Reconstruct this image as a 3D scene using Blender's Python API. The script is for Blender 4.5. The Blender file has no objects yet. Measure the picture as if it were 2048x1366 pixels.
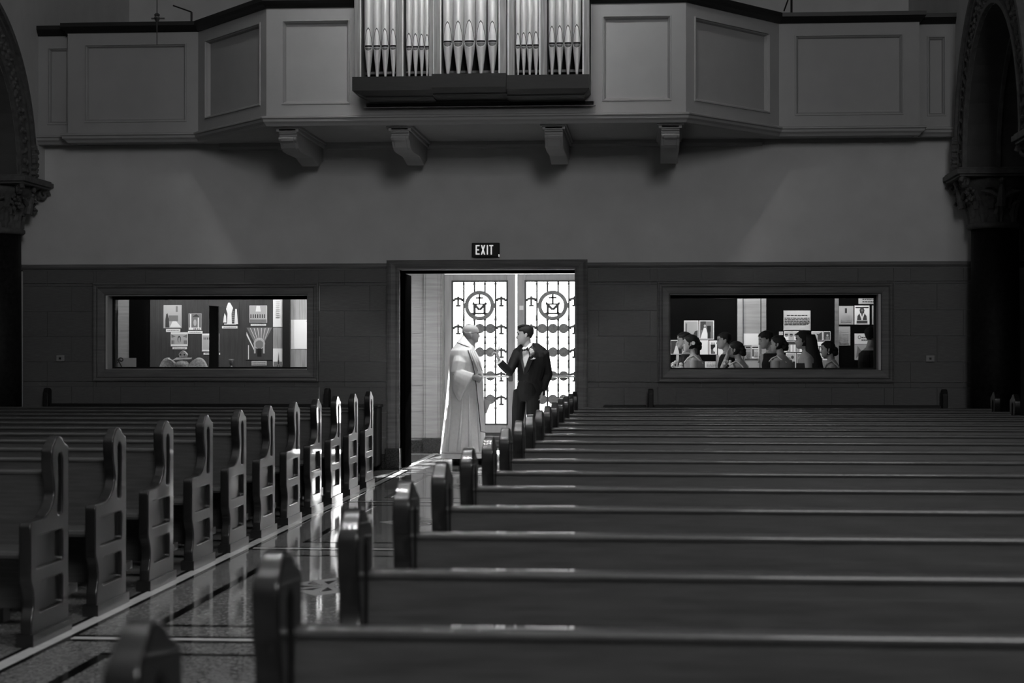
import bpy, bmesh, math, random
from mathutils import Vector, Matrix
random.seed(7)
SC = bpy.context.scene
COL = SC.collection
PI = math.pi
# ------------------------------------------------------------------ camera
FPX, CXP, CYP, CAMH = 3600.0, 1024.0, 683.0, 1.39
YAW = math.atan(276 / FPX)
PIT = math.atan(20 / FPX * math.cos(YAW))
cam_d = bpy.data.cameras.new('camera')
cam_d.sensor_width = 36.0
cam_d.lens = FPX / 2048 * 36.0
cam_d.clip_end = 300
cam_d.dof.use_dof = True
cam_d.dof.focus_distance = 22.0
cam_d.dof.aperture_fstop = 4.2
cam = bpy.data.objects.new('camera', cam_d)
cam.location = (0, 0, CAMH)
cam.rotation_euler = (PI / 2 + PIT, 0, YAW)
COL.objects.link(cam)
SC.camera = cam
# ------------------------------------------------------------------ light
wd = bpy.data.worlds.new('overcast_sky')
SC.world = wd
wd.use_nodes = True
bg = wd.node_tree.nodes['Background']
bg.inputs['Color'].default_value = (1, 1, 1, 1)
bg.inputs['Strength'].default_value = 18.0
SC.view_settings.view_transform = 'Standard'
SC.view_settings.look = 'None'
SC.view_settings.gamma = 1.0
SC.view_settings.exposure = 0.0
SC.view_settings.use_curve_mapping = False
SC.cycles.max_bounces = 6
SC.cycles.adaptive_threshold = 0.04
SC.cycles.diffuse_bounces = 3
SC.cycles.glossy_bounces = 3


def area_light(name, loc, target, sx, sy, power, portal=False):
    d = bpy.data.lights.new(name, 'AREA')
    d.shape = 'RECTANGLE'
    d.size, d.size_y = sx, sy
    d.energy = power
    o = bpy.data.objects.new(name, d)
    o.location = loc
    o.rotation_euler = (Vector(target) - Vector(loc)).to_track_quat('-Z', 'Y').to_euler()
    COL.objects.link(o)
    if portal:
        d.cycles.is_portal = True
    return o


def spot_light(name, loc, target, power, deg, blend, rad):
    d = bpy.data.lights.new(name, 'SPOT')
    d.energy = power
    d.spot_size = math.radians(deg)
    d.spot_blend = blend
    d.shadow_soft_size = rad
    o = bpy.data.objects.new(name, d)
    o.location = loc
    o.rotation_euler = (Vector(target) - Vector(loc)).to_track_quat('-Z', 'Y').to_euler()
    COL.objects.link(o)
    return o


def point_light(name, loc, power, rad):
    d = bpy.data.lights.new(name, 'POINT')
    d.energy = power
    d.shadow_soft_size = rad
    o = bpy.data.objects.new(name, d)
    o.location = loc
    COL.objects.link(o)
    return o


# area lights added to fill the nave from high front and sides, no windows modelled
area_light('nave_front_fill', (2.5, -3.2, 7.4), (-0.8, 21, 4.0), 3.2, 3.4, 610)
for sx, px in ((-1, -7.1), (1, 3.35)):
    for yy in (2.0, 8.0, 14.0):
        area_light('nave_side_fill', (px, yy, 8.2), (px - sx * 5, yy + 1.5, 5.2), 1.2, 2.0, 10 if sx > 0 else 4)
# ceiling spot lamps aimed at the organ
al = area_light('organ_lamp_bar', (-1.7, 13.2, 10.3), (-1.85, 19.3, 5.45), 3.0, 0.7, 22)
al.data.spread = math.radians(32)
# rows of downlights in the ceiling above the aisle
for yy in (7.6, 11.2, 14.8):
    for k in range(11):
        spot_light('ceiling_downlight', (-3.1 + 0.21 * k, yy, 9.4), (-3.1 + 0.21 * k, yy, 0), 34, 76, 0.3, 0.04)
# sun outside, slanting in through the glazed entrance doors
sd_ = bpy.data.lights.new('sun', 'SUN'); sd_.energy = 60; sd_.angle = 0.02
so_ = bpy.data.objects.new('sun', sd_); COL.objects.link(so_)
so_.rotation_euler = Vector((-0.1, -1.0, -0.47)).to_track_quat('-Z', 'Y').to_euler()
# narthex lamps
point_light('narthex_ceiling_lamp', (-2.25, 21.8, 2.75), 46, 0.2)
point_light('narthex_ceiling_lamp', (-1.1, 21.9, 2.75), 38, 0.2)
for xx in (0.55, 1.5, 2.5):
    spot_light('board_track_spot', (xx, 23.55, 2.84), (xx, 24.35, 1.75), 88, 78, 0.7, 0.06)
for xx in (-6.8, -6.1, -5.3, -4.5, -3.9):
    spot_light('board_track_spot', (xx, 22.95, 2.84), (xx + 0.1, 23.9, 1.7), 64, 80, 0.7, 0.06)
area_light('entrance_portal', (-1.83, 24.75, 1.25), (-1.83, 20, 1.25), 2.2, 2.6, 1, portal=True)


# ------------------------------------------------------------------ pixel <-> world
def ray(px, py):
    ca, sa, cp, sp = math.cos(YAW), math.sin(YAW), math.cos(PIT), math.sin(PIT)
    fw = Vector((-sa * cp, ca * cp, sp)); rt = Vector((ca, sa, 0)); up = Vector((sa * sp, -ca * sp, cp))
    return fw + rt * ((px - CXP) / FPX) + up * ((CYP - py) / FPX)


def at(px, py, Y):
    r = ray(px, py); t = Y / r.y
    return Vector((r.x * t, Y, CAMH + r.z * t))


# ------------------------------------------------------------------ materials
MATS = {}


def mat(name, val, rough=0.6, spec=0.5, metal=0.0, noise=None, bump=0.0, coat=0.0, stretch=(1, 1, 1), scale=8.0, emit=0.0,
        bscale=None, space='Object', sheen=0.0):
    m = bpy.data.materials.new(name)
    m.use_nodes = True
    nt = m.node_tree
    b = nt.nodes['Principled BSDF']
    b.inputs['Base Color'].default_value = (val, val, val, 1)
    b.inputs['Roughness'].default_value = rough
    b.inputs['Specular IOR Level'].default_value = spec
    b.inputs['Metallic'].default_value = metal
    b.inputs['Coat Weight'].default_value = coat
    b.inputs['Coat Roughness'].default_value = 0.03
    b.inputs['Sheen Weight'].default_value = sheen
    if emit:
        b.inputs['Emission Color'].default_value = (1, 1, 1, 1)
        b.inputs['Emission Strength'].default_value = emit
    if noise or bump:
        tc = nt.nodes.new('ShaderNodeTexCoord')
        mp = nt.nodes.new('ShaderNodeMapping')
        mp.inputs['Scale'].default_value = stretch
        nt.links.new(tc.outputs[space], mp.inputs['Vector'])
        n = nt.nodes.new('ShaderNodeTexNoise')
        n.inputs['Scale'].default_value = scale
        n.inputs['Detail'].default_value = 5
        nt.links.new(mp.outputs['Vector'], n.inputs['Vector'])
        if noise:
            r = nt.nodes.new('ShaderNodeMapRange')
            r.inputs['From Min'].default_value = 0.25
            r.inputs['From Max'].default_value = 0.75
            r.inputs['To Min'].default_value = val * (1 - noise)
            r.inputs['To Max'].default_value = val * (1 + noise)
            nt.links.new(n.outputs['Fac'], r.inputs['Value'])
            nt.links.new(r.outputs['Result'], b.inputs['Base Color'])
        if bump:
            bp = nt.nodes.new('ShaderNodeBump')
            bp.inputs['Strength'].default_value = bump
            bp.inputs['Distance'].default_value = 0.01
            src = n
            if bscale:
                src = nt.nodes.new('ShaderNodeTexNoise')
                src.inputs['Scale'].default_value = bscale
                nt.links.new(mp.outputs['Vector'], src.inputs['Vector'])
            nt.links.new(src.outputs['Fac'], bp.inputs['Height'])
            nt.links.new(bp.outputs['Normal'], b.inputs['Normal'])
    MATS[name] = m
    return m


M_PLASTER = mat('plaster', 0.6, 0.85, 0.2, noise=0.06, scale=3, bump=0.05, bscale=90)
M_PAINT = mat('balcony_paint', 0.37, 0.6, 0.3, noise=0.04, scale=4)
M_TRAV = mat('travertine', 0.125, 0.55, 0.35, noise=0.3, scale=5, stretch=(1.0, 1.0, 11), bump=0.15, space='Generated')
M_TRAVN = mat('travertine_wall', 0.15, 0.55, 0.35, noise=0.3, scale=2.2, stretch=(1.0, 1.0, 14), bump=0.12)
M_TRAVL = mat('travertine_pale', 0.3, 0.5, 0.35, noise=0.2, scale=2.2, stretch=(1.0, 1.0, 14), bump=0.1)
M_GRANITE = mat('dark_granite', 0.03, 0.25, 0.5, noise=0.8, scale=60)
M_COLUMN = mat('dark_marble', 0.008, 0.6, 0.2, noise=0.9, scale=22)
M_CARVE = mat('carved_stone', 0.11, 0.6, 0.3, noise=0.3, scale=15, bump=0.2)
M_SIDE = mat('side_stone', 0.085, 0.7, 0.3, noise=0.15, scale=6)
M_WOOD = mat('pew_wood', 0.06, 0.34, 0.5, noise=0.3, scale=4, stretch=(1.2, 14, 14), coat=0.4)
M_WOODE = mat('pew_end_wood', 0.007, 0.33, 0.75, noise=0.3, scale=4, stretch=(14, 14, 1.2), coat=0.5)
M_RAIL = mat('dark_rail', 0.012, 0.45, 0.4)
M_BENCH = mat('dark_bench_wood', 0.012, 0.5, 0.3)
M_WHITE = mat('white_marble', 0.7, 0.13, 0.5, noise=0.12, scale=9)
M_BLACKM = mat('black_marble', 0.008, 0.1, 0.5)
M_PIPE = mat('organ_tin', 0.66, 0.42, 0.5, metal=0.3, noise=0.1, scale=3, stretch=(14, 14, 1))
M_LIP = mat('organ_lip', 0.8, 0.4, 0.5, metal=0.25, noise=0.08, scale=6, stretch=(20, 20, 1))
M_OAK = mat('organ_oak', 0.27, 0.45, 0.4, noise=0.35, scale=3, stretch=(20, 20, 1))
M_BLACK = mat('black_void', 0.006, 0.6, 0.3)
M_DARKW = mat('organ_base_dark', 0.01, 0.5, 0.4, noise=0.2, scale=6, stretch=(1, 8, 8))
M_IRON = mat('wrought_iron', 0.05, 0.5, 0.4)
M_DISC = mat('bronze_disc', 0.16, 0.5, 0.5, metal=0.3, noise=0.3, scale=40, bump=0.3)
M_DOORM = mat('door_bronze', 0.3, 0.5, 0.5, noise=0.12, scale=3, stretch=(8, 8, 1))
M_DARKDOOR = mat('dark_door', 0.002, 0.95, 0.0)
M_STEEL = mat('push_bar_steel', 0.6, 0.3, 0.5, metal=0.8)
M_PAPER = mat('paper', 0.75, 0.7, 0.3)
M_PAPER2 = mat('grey_paper', 0.4, 0.7, 0.3)
M_INK = [mat('print_%s' % n, v, 0.6, 0.3) for n, v in (('black', 0.01), ('dark', 0.05), ('mid', 0.17), ('pale', 0.4), ('white', 0.75))]
M_BOARD = mat('dark_display_board', 0.004, 0.9, 0.0)
M_WBOARD = mat('wood_display_board', 0.045, 0.55, 0.3, noise=0.3, scale=3, stretch=(16, 16, 1))
M_WLIGHT = mat('pale_wood_panel', 0.3, 0.5, 0.3, noise=0.35, scale=3, stretch=(18, 18, 1))
M_EXITB = mat('exit_sign_black', 0.008, 0.5, 0.3)
M_EXITL = mat('exit_sign_letters', 0.8, 0.5, 0.3, emit=0.55)
M_ROBE = mat('robe_cloth', 0.76, 0.85, 0.2, noise=0.05, scale=30, sheen=0.2)
M_STOLE = mat('stole_cloth', 0.6, 0.6, 0.3, noise=0.06, scale=20)
M_TRIM = mat('dark_piping', 0.04, 0.7, 0.2)
M_SUIT = mat('black_suit', 0.008, 0.7, 0.2)
M_SATIN = mat('black_satin', 0.01, 0.3, 0.5)
M_SHIRT = mat('white_shirt', 0.78, 0.7, 0.3)
M_SKIN = mat('skin', 0.34, 0.5, 0.35)
M_HAIR = mat('dark_hair', 0.01, 0.6, 0.2)
M_GHAIR = mat('grey_hair', 0.3, 0.6, 0.3)
M_SHOE = mat('black_shoe', 0.008, 0.3, 0.5)
M_DRESS = mat('pale_dress', 0.3, 0.75, 0.3)
M_DRESSD = mat('dark_dress', 0.012, 0.7, 0.3)
M_LACE = mat('white_lace', 0.65, 0.8, 0.2)
M_GROUND = mat('outside_paving', 0.6, 0.8, 0.2, noise=0.05, scale=2)
M_VEST = mat('brocade_vestment', 0.75, 0.6, 0.4, noise=0.45, scale=45, bump=0.3)

# terrazzo floor: chips in a dark ground, highly polished
m = mat('terrazzo', 0.1, 0.07, 0.5)
nt = m.node_tree; b = nt.nodes['Principled BSDF']
tc = nt.nodes.new('ShaderNodeTexCoord')
vo = nt.nodes.new('ShaderNodeTexVoronoi'); vo.inputs['Scale'].default_value = 75
rp = nt.nodes.new('ShaderNodeValToRGB')
rp.color_ramp.elements[0].color = (0.06, 0.06, 0.06, 1); rp.color_ramp.elements[1].color = (0.36, 0.36, 0.36, 1)
nt.links.new(tc.outputs['Object'], vo.inputs['Vector'])
nt.links.new(vo.outputs['Color'], rp.inputs['Fac']); nt.links.new(rp.outputs['Color'], b.inputs['Base Color'])
nz = nt.nodes.new('ShaderNodeTexNoise'); nz.inputs['Scale'].default_value = 3.0; nz.inputs['Detail'].default_value = 2
nt.links.new(tc.outputs['Object'], nz.inputs['Vector'])
bp = nt.nodes.new('ShaderNodeBump'); bp.inputs['Strength'].default_value = 0.04; bp.inputs['Distance'].default_value = 0.02
nt.links.new(nz.outputs['Fac'], bp.inputs['Height']); nt.links.new(bp.outputs['Normal'], b.inputs['Normal'])
M_FLOOR = m

# single layer of thin cloth that lets light through
m = bpy.data.materials.new('thin_cloth'); m.use_nodes = True
nt = m.node_tree; nt.nodes.clear()
out = nt.nodes.new('ShaderNodeOutputMaterial'); mx = nt.nodes.new('ShaderNodeMixShader'); mx.inputs['Fac'].default_value = 0.55
d1 = nt.nodes.new('ShaderNodeBsdfDiffuse'); d1.inputs['Color'].default_value = (0.75, 0.75, 0.75, 1)
d2 = nt.nodes.new('ShaderNodeBsdfTranslucent'); d2.inputs['Color'].default_value = (0.8, 0.8, 0.8, 1)
nt.links.new(d1.outputs[0], mx.inputs[1]); nt.links.new(d2.outputs[0], mx.inputs[2]); nt.links.new(mx.outputs[0], out.inputs['Surface'])
M_THIN = m

# clear glass: mostly transparent with a Fresnel reflection
m = bpy.data.materials.new('window_glass'); m.use_nodes = True
nt = m.node_tree; nt.nodes.clear()
out = nt.nodes.new('ShaderNodeOutputMaterial'); mx = nt.nodes.new('ShaderNodeMixShader')
tr = nt.nodes.new('ShaderNodeBsdfTransparent'); tr.inputs['Color'].default_value = (0.96, 0.96, 0.96, 1)
gl = nt.nodes.new('ShaderNodeBsdfGlossy'); gl.inputs['Roughness'].default_value = 0.02
fr = nt.nodes.new('ShaderNodeFresnel'); fr.inputs['IOR'].default_value = 1.35
nt.links.new(fr.outputs['Fac'], mx.inputs['Fac']); nt.links.new(tr.outputs[0], mx.inputs[1]); nt.links.new(gl.outputs[0], mx.inputs[2])
nt.links.new(mx.outputs[0], out.inputs['Surface'])
M_GLASS = m


# ------------------------------------------------------------------ mesh helpers
class MB:
    def __init__(s):
        s.v, s.f, s.mi = [], [], []
        s.cur = 0

    def add(s, vs, fs):
        o = len(s.v)
        s.v += [tuple(p) for p in vs]
        s.f += [tuple(i + o for i in f) for f in fs]
        s.mi += [s.cur] * len(fs)
        return s

    def box(s, x0, x1, y0, y1, z0, z1):
        return s.add([(x0, y0, z0), (x1, y0, z0), (x1, y1, z0), (x0, y1, z0), (x0, y0, z1), (x1, y0, z1), (x1, y1, z1), (x0, y1, z1)],
                     [(0, 3, 2, 1), (4, 5, 6, 7), (0, 1, 5, 4), (1, 2, 6, 5), (2, 3, 7, 6), (3, 0, 4, 7)])

    def loft(s, rings, closed=True, caps=True):
        n = len(rings[0]); o = len(s.v)
        vs = [p for r in rings for p in r]; fs = []
        for i in range(len(rings) - 1):
            for j in range(n if closed else n - 1):
                k = (j + 1) % n
                fs.append((i * n + j, i * n + k, (i + 1) * n + k, (i + 1) * n + j))
        if caps and closed:
            fs.append(tuple(reversed(range(n)))); fs.append(tuple((len(rings) - 1) * n + j for j in range(n)))
        return s.add(vs, fs)

    def tube(s, pts, radii, n=8, flat=1.0):
        pts = [Vector(p) for p in pts]
        if not hasattr(radii, '__len__'): radii = [radii] * len(pts)
        rings = []
        ref = None
        for i, p in enumerate(pts):
            d = (pts[min(i + 1, len(pts) - 1)] - pts[max(i - 1, 0)]).normalized()
            if ref is None:
                ref = Vector((0, 0, 1)) if abs(d.z) < 0.9 else Vector((1, 0, 0))
            u = (ref - d * ref.dot(d)).normalized(); w = d.cross(u); ref = u
            rings.append([p + u * math.cos(2 * PI * k / n) * radii[i] + w * math.sin(2 * PI * k / n) * radii[i] * flat for k in range(n)])
        return s.loft(rings)

    def lathe(s, prof, c=(0, 0, 0), n=16):
        c = Vector(c)
        return s.loft([[c + Vector((r * math.cos(2 * PI * k / n), r * math.sin(2 * PI * k / n), z)) for k in range(n)] for r, z in prof])

    def ell(s, c, r, n=10, m=7):
        c = Vector(c)
        rings = []
        for i in range(m + 1):
            t = -PI / 2 + PI * i / m
            q = max(math.cos(t), 0.02)
            rings.append([c + Vector((r[0] * q * math.cos(2 * PI * k / n), r[1] * q * math.sin(2 * PI * k / n), r[2] * math.sin(t))) for k in range(n)])
        return s.loft(rings)

    def prism(s, poly, axis, a, b):
        def P(q, t):
            return {'x': (t, q[0], q[1]), 'y': (q[0], t, q[1]), 'z': (q[0], q[1], t)}[axis]
        n = len(poly)
        return s.add([P(q, a) for q in poly] + [P(q, b) for q in poly],
                     [tuple(reversed(range(n))), tuple(range(n, 2 * n))] + [(i, (i + 1) % n, n + (i + 1) % n, n + i) for i in range(n)])

    def frame(s, x0, x1, z0, z1, Y, prof):
        """mitred moulding round a rectangle; prof = (inset, towards viewer) points"""
        rings = [[(x0 + i, Y - o, z0 + i), (x1 - i, Y - o, z0 + i), (x1 - i, Y - o, z1 - i), (x0 + i, Y - o, z1 - i)] for i, o in prof]
        return s.loft(rings, caps=False)

    def sweep(s, path, prof):
        """profile (out, z) swept along an xy polyline with mitred corners; out = right of travel"""
        P = [Vector((p[0], p[1])) for p in path]
        rings = []
        for i, p in enumerate(P):
            d0 = (P[i] - P[i - 1]).normalized() if i else (P[1] - P[0]).normalized()
            d1 = (P[i + 1] - P[i]).normalized() if i < len(P) - 1 else d0
            n0 = Vector((d0.y, -d0.x)); n1 = Vector((d1.y, -d1.x))
            b_ = (n0 + n1).normalized(); k = 1 / max(b_.dot(n0), 0.3)
            rings.append([(p.x + b_.x * o * k, p.y + b_.y * o * k, z) for o, z in prof])
        return s.loft(rings)

    def mesh(s, name, mats, smooth=False, fix=True):
        me = bpy.data.meshes.new(name)
        me.from_pydata(s.v, [], s.f)
        for m_ in (mats if isinstance(mats, (list, tuple)) else [mats]): me.materials.append(m_)
        me.polygons.foreach_set('material_index', s.mi)
        if fix:
            bm = bmesh.new(); bm.from_mesh(me); bmesh.ops.recalc_face_normals(bm, faces=bm.faces); bm.to_mesh(me); bm.free()
        if smooth:
            me.polygons.foreach_set('use_smooth', [True] * len(me.polygons))
        me.update()
        return me

    def build(s, name, mats, parent=None, smooth=False, bevel=0.0, seg=2):
        o = bpy.data.objects.new(name, s.mesh(name, mats, smooth))
        COL.objects.link(o)
        if parent: o.parent = parent
        if bevel:
            md = o.modifiers.new('bevel', 'BEVEL'); md.width = bevel; md.segments = seg; md.limit_method = 'ANGLE'
        return o


def tag(o, label=None, cat=None, group=None, kind=None):
    if label: o['label'] = label
    if cat: o['category'] = cat
    if group: o['group'] = group
    if kind: o['kind'] = kind
    return o


def empty(name, loc=(0, 0, 0), rz=0.0, parent=None):
    o = bpy.data.objects.new(name, None)
    o.location = loc; o.rotation_euler = (0, 0, rz)
    o.empty_display_size = 0.1
    COL.objects.link(o)
    if parent: o.parent = parent
    return o


def copy_tree(o, parent=None):
    c = o.copy(); COL.objects.link(c); c.parent = parent
    for ch in list(o.children): copy_tree(ch, c)
    return c


def link(name, me, parent=None, loc=(0, 0, 0), rot=(0, 0, 0)):
    o = bpy.data.objects.new(name, me); COL.objects.link(o); o.parent = parent
    o.location = loc; o.rotation_euler = rot
    return o


def evaluated(o, name):
    dg = bpy.context.evaluated_depsgraph_get()
    me = bpy.data.meshes.new_from_object(o.evaluated_get(dg))
    me.name = name
    return me


def remeshed(mb, name, voxel, mat_, smooth_it=4):
    """one continuous skin grown over overlapping lofts"""
    o = bpy.data.objects.new('tmp', mb.mesh('tmp', mat_)); COL.objects.link(o)
    r = o.modifiers.new('r', 'REMESH'); r.mode = 'VOXEL'; r.voxel_size = voxel; r.use_smooth_shade = True
    if smooth_it:
        sm = o.modifiers.new('s', 'SMOOTH'); sm.factor = 0.5; sm.iterations = smooth_it
    me = evaluated(o, name)
    bpy.data.objects.remove(o)
    me.materials.clear(); me.materials.append(mat_)
    return me


def curve_mesh(name, loops, half, bevel, mat_, res=2):
    """flat outline with holes, extruded with rounded edges; loops are (u, v) points"""
    cu = bpy.data.curves.new('tmp', 'CURVE'); cu.dimensions = '2D'; cu.fill_mode = 'BOTH'
    cu.extrude = half - bevel; cu.bevel_depth = bevel; cu.bevel_resolution = res; cu.offset = -bevel
    for lp in loops:
        sp = cu.splines.new('POLY'); sp.points.add(len(lp) - 1); sp.use_cyclic_u = True
        for p, q in zip(sp.points, lp): p.co = (q[0], q[1], 0, 1)
    o = bpy.data.objects.new('tmp', cu); COL.objects.link(o)
    me = evaluated(o, name)
    bpy.data.objects.remove(o)
    me.materials.clear(); me.materials.append(mat_)
    return me


def rrect(u0, u1, v0, v1, r, n=4):
    pts = []
    for cx, cy, a0 in ((u1 - r, v1 - r, 0), (u0 + r, v1 - r, 90), (u0 + r, v0 + r, 180), (u1 - r, v0 + r, 270)):
        for k in range(n + 1):
            t = math.radians(a0 + 90 * k / n); pts.append((cx + r * math.cos(t), cy + r * math.sin(t)))
    return pts


def cells(x0, x1, z0, z1, holes):
    """rectangles that tile [x0,x1]x[z0,z1] outside the holes"""
    xs = sorted({x0, x1} | {h[i] for h in holes for i in (0, 1) if x0 < h[i] < x1})
    zs = sorted({z0, z1} | {h[i] for h in holes for i in (2, 3) if z0 < h[i] < z1})
    res = []
    for a, b_ in zip(xs, xs[1:]):
        for c, d in zip(zs, zs[1:]):
            mx_, mz_ = (a + b_) / 2, (c + d) / 2
            if not any(h[0] < mx_ < h[1] and h[2] < mz_ < h[3] for h in holes): res.append((a, b_, c, d))
    return res


XC = -1.9          # axis of the nave
YW = 21.1          # back wall
YN = 24.6          # far wall of the narthex
DOOR = (-2.945, -0.877, 0.0, 2.352)
WINL = (-6.472, -4.032, 1.182, 2.054)
WINR = (0.216, 2.637, 1.176, 2.052)
# ------------------------------------------------------------------ shell
fl = tag(MB().box(-11, 7.4, -8.2, 21.4, -0.2, 0).build('floor', M_FLOOR), 'polished speckled terrazzo nave floor', kind='structure')
nf = tag(MB().box(-11, 7.4, 21.4, 24.9, -0.2, 0).build('floor_narthex', M_FLOOR), 'polished narthex floor beyond the doorway', kind='structure')
og = tag(MB().box(-30, 26, 24.9, 60, -0.3, -0.02).build('ground_outside', M_GROUND), 'bright pale paving outside the entrance', kind='structure')


def strip(x0, x1, y0, y1, m_, par=fl):
    return MB().box(x0, x1, y0, y1, -0.01, 0.0015).build('inlay_strip', m_, par)


for s_ in (-1, 1):
    def X(d): return XC + s_ * d
    def st(d0, d1, y0, y1, m_): strip(min(X(d0), X(d1)), max(X(d0), X(d1)), y0, y1, m_)
    st(0.925, 1.0, 2.0, 20.9, M_WHITE)
    st(0.895, 0.925, 2.0, 20.9, M_BLACKM)
    st(1.0, 1.03, 2.0, 20.9, M_BLACKM)
    for k in range(-1, 3):
        ya, yb = 8.55 + 4 * k + 0.43, 8.55 + 4 * (k + 1) - 0.43
        st(0.56, 0.62, ya, yb, M_BLACKM)
for k in range(-1, 4):
    yc = 8.55 + 4 * k
    strip(XC - 0.895, XC + 0.895, yc - 0.035, yc + 0.035, M_WHITE)
    for d in (-0.095, 0.035):
        strip(XC - 0.895, XC + 0.895, yc + d, yc + d + 0.06, M_BLACKM)
    for d in (-0.43, 0.43):
        if -1 < k or d > 0:
            strip(XC - 0.62, XC + 0.62, yc + d - 0.03, yc + d + 0.03, M_BLACKM)
for k in range(-1, 3):   # inlaid star in the middle of each bay
    yc = 10.55 + 4 * k
    q = MB()
    q.prism([(XC - 0.3, yc), (XC, yc - 0.42), (XC + 0.3, yc), (XC, yc + 0.42)], 'z', -0.01, 0.0015)
    star = q.build('inlay_star', M_TRAVL, fl)
    q = MB()
    for i in range(8):
        a0 = i * PI / 4 + 0.2
        q.prism([(XC + 0.05 * math.cos(a0), yc + 0.07 * math.sin(a0)), (XC + 0.19 * math.cos(a0 - .22), yc + 0.27 * math.sin(a0 - .22)),
                 (XC + 0.15 * math.cos(a0 + .2), yc + 0.2 * math.sin(a0 + .2))], 'z', 0.0, 0.003)
    q.build('star_points', M_BLACKM, star)
for x0, x1, y0, y1 in ((-2.95, -2.88, 21.6, 24.4), (-0.94, -0.87, 21.6, 24.4), (-3.4, -0.4, 24.2, 24.27)):
    strip(x0, x1, y0, y1, M_WHITE, nf)

# back wall with three openings
wb = MB()
for a, b_, c, d in cells(-11, 7.4, 0, 4.0, [DOOR, WINL, WINR]):
    wb.box(a, b_, YW, YW + 0.3, c, d)
wall_back = tag(wb.build('wall_back', M_PLASTER), 'grey plaster back wall below the choir gallery', kind='structure')
# travertine blocks of the dado, each its own piece, laid in half bond
CL, CR = (-3.094, -0.73, 0, 2.466), None
casL = (-6.637, -3.912, 1.034, 2.204); casR = (0.088, 2.808, 1.03, 2.2)
zs = [0.18, 0.37, 0.67, 0.97, 1.27, 1.57, 1.87, 2.17, 2.355]
for r in range(len(zs) - 1):
    x = -7.5 - (0.3 if r % 2 else 0.0)
    while x < 3.71:
        for a, b_, c, d in cells(max(x, -7.5), min(x + 0.6, 3.72), zs[r], zs[r + 1], [CL, casL, casR]):
            if b_ - a > 0.02 and d - c > 0.02:
                g = 0.0013
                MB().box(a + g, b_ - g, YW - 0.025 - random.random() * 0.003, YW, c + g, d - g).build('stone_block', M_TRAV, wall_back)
        x += 0.6
for x0, x1 in ((-7.5, CL[0]), (CL[1], 3.72)):
    t = MB().sweep([(x0, YW), (x1, YW)], [(0, 2.355), (0.03, 2.355), (0.03, 2.37), (0.045, 2.375), (0.06, 2.395), (0.06, 2.42), (0.045, 2.428), (0, 2.432)])
    t.build('dado_moulding', M_TRAVN, wall_back)
    MB().box(x0, x1, YW - 0.05, YW, 0, 0.18).build('baseboard', M_GRANITE, wall_back, bevel=0.01)
for x0, x1 in ((-11, -7.5), (3.72, 7.4)):
    MB().sweep([(x0, YW), (x1, YW)], [(0, 2.355), (0.05, 2.36), (0.06, 2.42), (0, 2.432)]).build('dado_moulding', M_SIDE, wall_back)

# doorway casing
t = MB()
prof = [(0.0, 0.0), (0.0, 0.075), (0.02, 0.085), (0.035, 0.07), (0.05, 0.06), (0.1, 0.05), (0.12, 0.06), (0.135, 0.05), (0.149, 0.035), (0.149, -0.31)]
x0, x1, z0, z1 = CL
rings = [[(x0 + i, YW - o, 0.24), (x0 + i, YW - o, z1 - i * 0.765), (x1 - i, YW - o, z1 - i * 0.765), (x1 - i, YW - o, 0.24)] for i, o in prof]
t.loft(rings, closed=False)
dc = tag(t.build('door_1', M_TRAVN), 'moulded travertine doorway casing in the back wall', kind='structure')
for a, b_ in ((x0 - 0.02, x0 + 0.155), (x1 - 0.155, x1 + 0.02)):
    MB().box(a, b_, YW - 0.1, YW + 0.3, 0, 0.25).build('plinth_block', M_GRANITE, dc, bevel=0.012)
MB().box(DOOR[0], DOOR[1], YW + 0.12, YW + 0.24, 2.318, 2.352).build('door_head', M_DARKDOOR, dc)
# open dark leaves folded back into the narthex
for nm, xa, xb in (('left', -2.942, -2.9),):
    lf = empty('inner_door', ((xa + xb) / 2, 21.55, 0))
    tag(lf, 'black inner door leaf folded open against the %s jamb of the doorway' % nm, 'door')
    MB().box(xa - lf.location.x, xb - lf.location.x, -0.32, 0.23, 0.01, 2.315).build('leaf', M_DARKDOOR, lf, bevel=0.006)

# display windows
cprof = [(0.0, 0.0), (0.0, 0.06), (0.014, 0.07), (0.026, 0.055), (0.04, 0.05), (0.05, 0.062), (0.062, 0.045), (0.12, 0.035), (0.135, 0.03), (0.15, -0.02), (0.15, -0.28)]
for n_, (cs, op) in enumerate(((casL, WINL), (casR, WINR))):
    side = ('left', 'right')[n_]
    w = empty('window_%d' % (n_ + 1), ((cs[0] + cs[1]) / 2, YW, cs[2])); W0 = w.location
    tag(w, 'long %s display window in moulded stone casing' % side, kind='structure')
    q = MB().frame(cs[0] - W0.x, cs[1] - W0.x, 0, cs[3] - W0.z, 0, cprof); q.build('casing', M_TRAVN, w)
    x0, x1, z0, z1 = op[0] + 0.0 - W0.x, op[1] - W0.x, op[2] - W0.z, op[3] - W0.z
    q = MB()
    q.box(x0, x1, 0.2, 0.24, z1 - 0.04, z1); q.box(x0, x1, 0.2, 0.24, z0, z0 + 0.022)
    q.box(x0, x0 + 0.028, 0.2, 0.24, z0 + 0.022, z1 - 0.04); q.box(x1 - 0.028, x1, 0.2, 0.24, z0 + 0.022, z1 - 0.04)
    q.build('window_frame', M_BLACK, w)
    MB().box(x0 + 0.028, x1 - 0.028, 0.217, 0.223, z0 + 0.022, z1 - 0.04).build('pane', M_GLASS, w)

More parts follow.
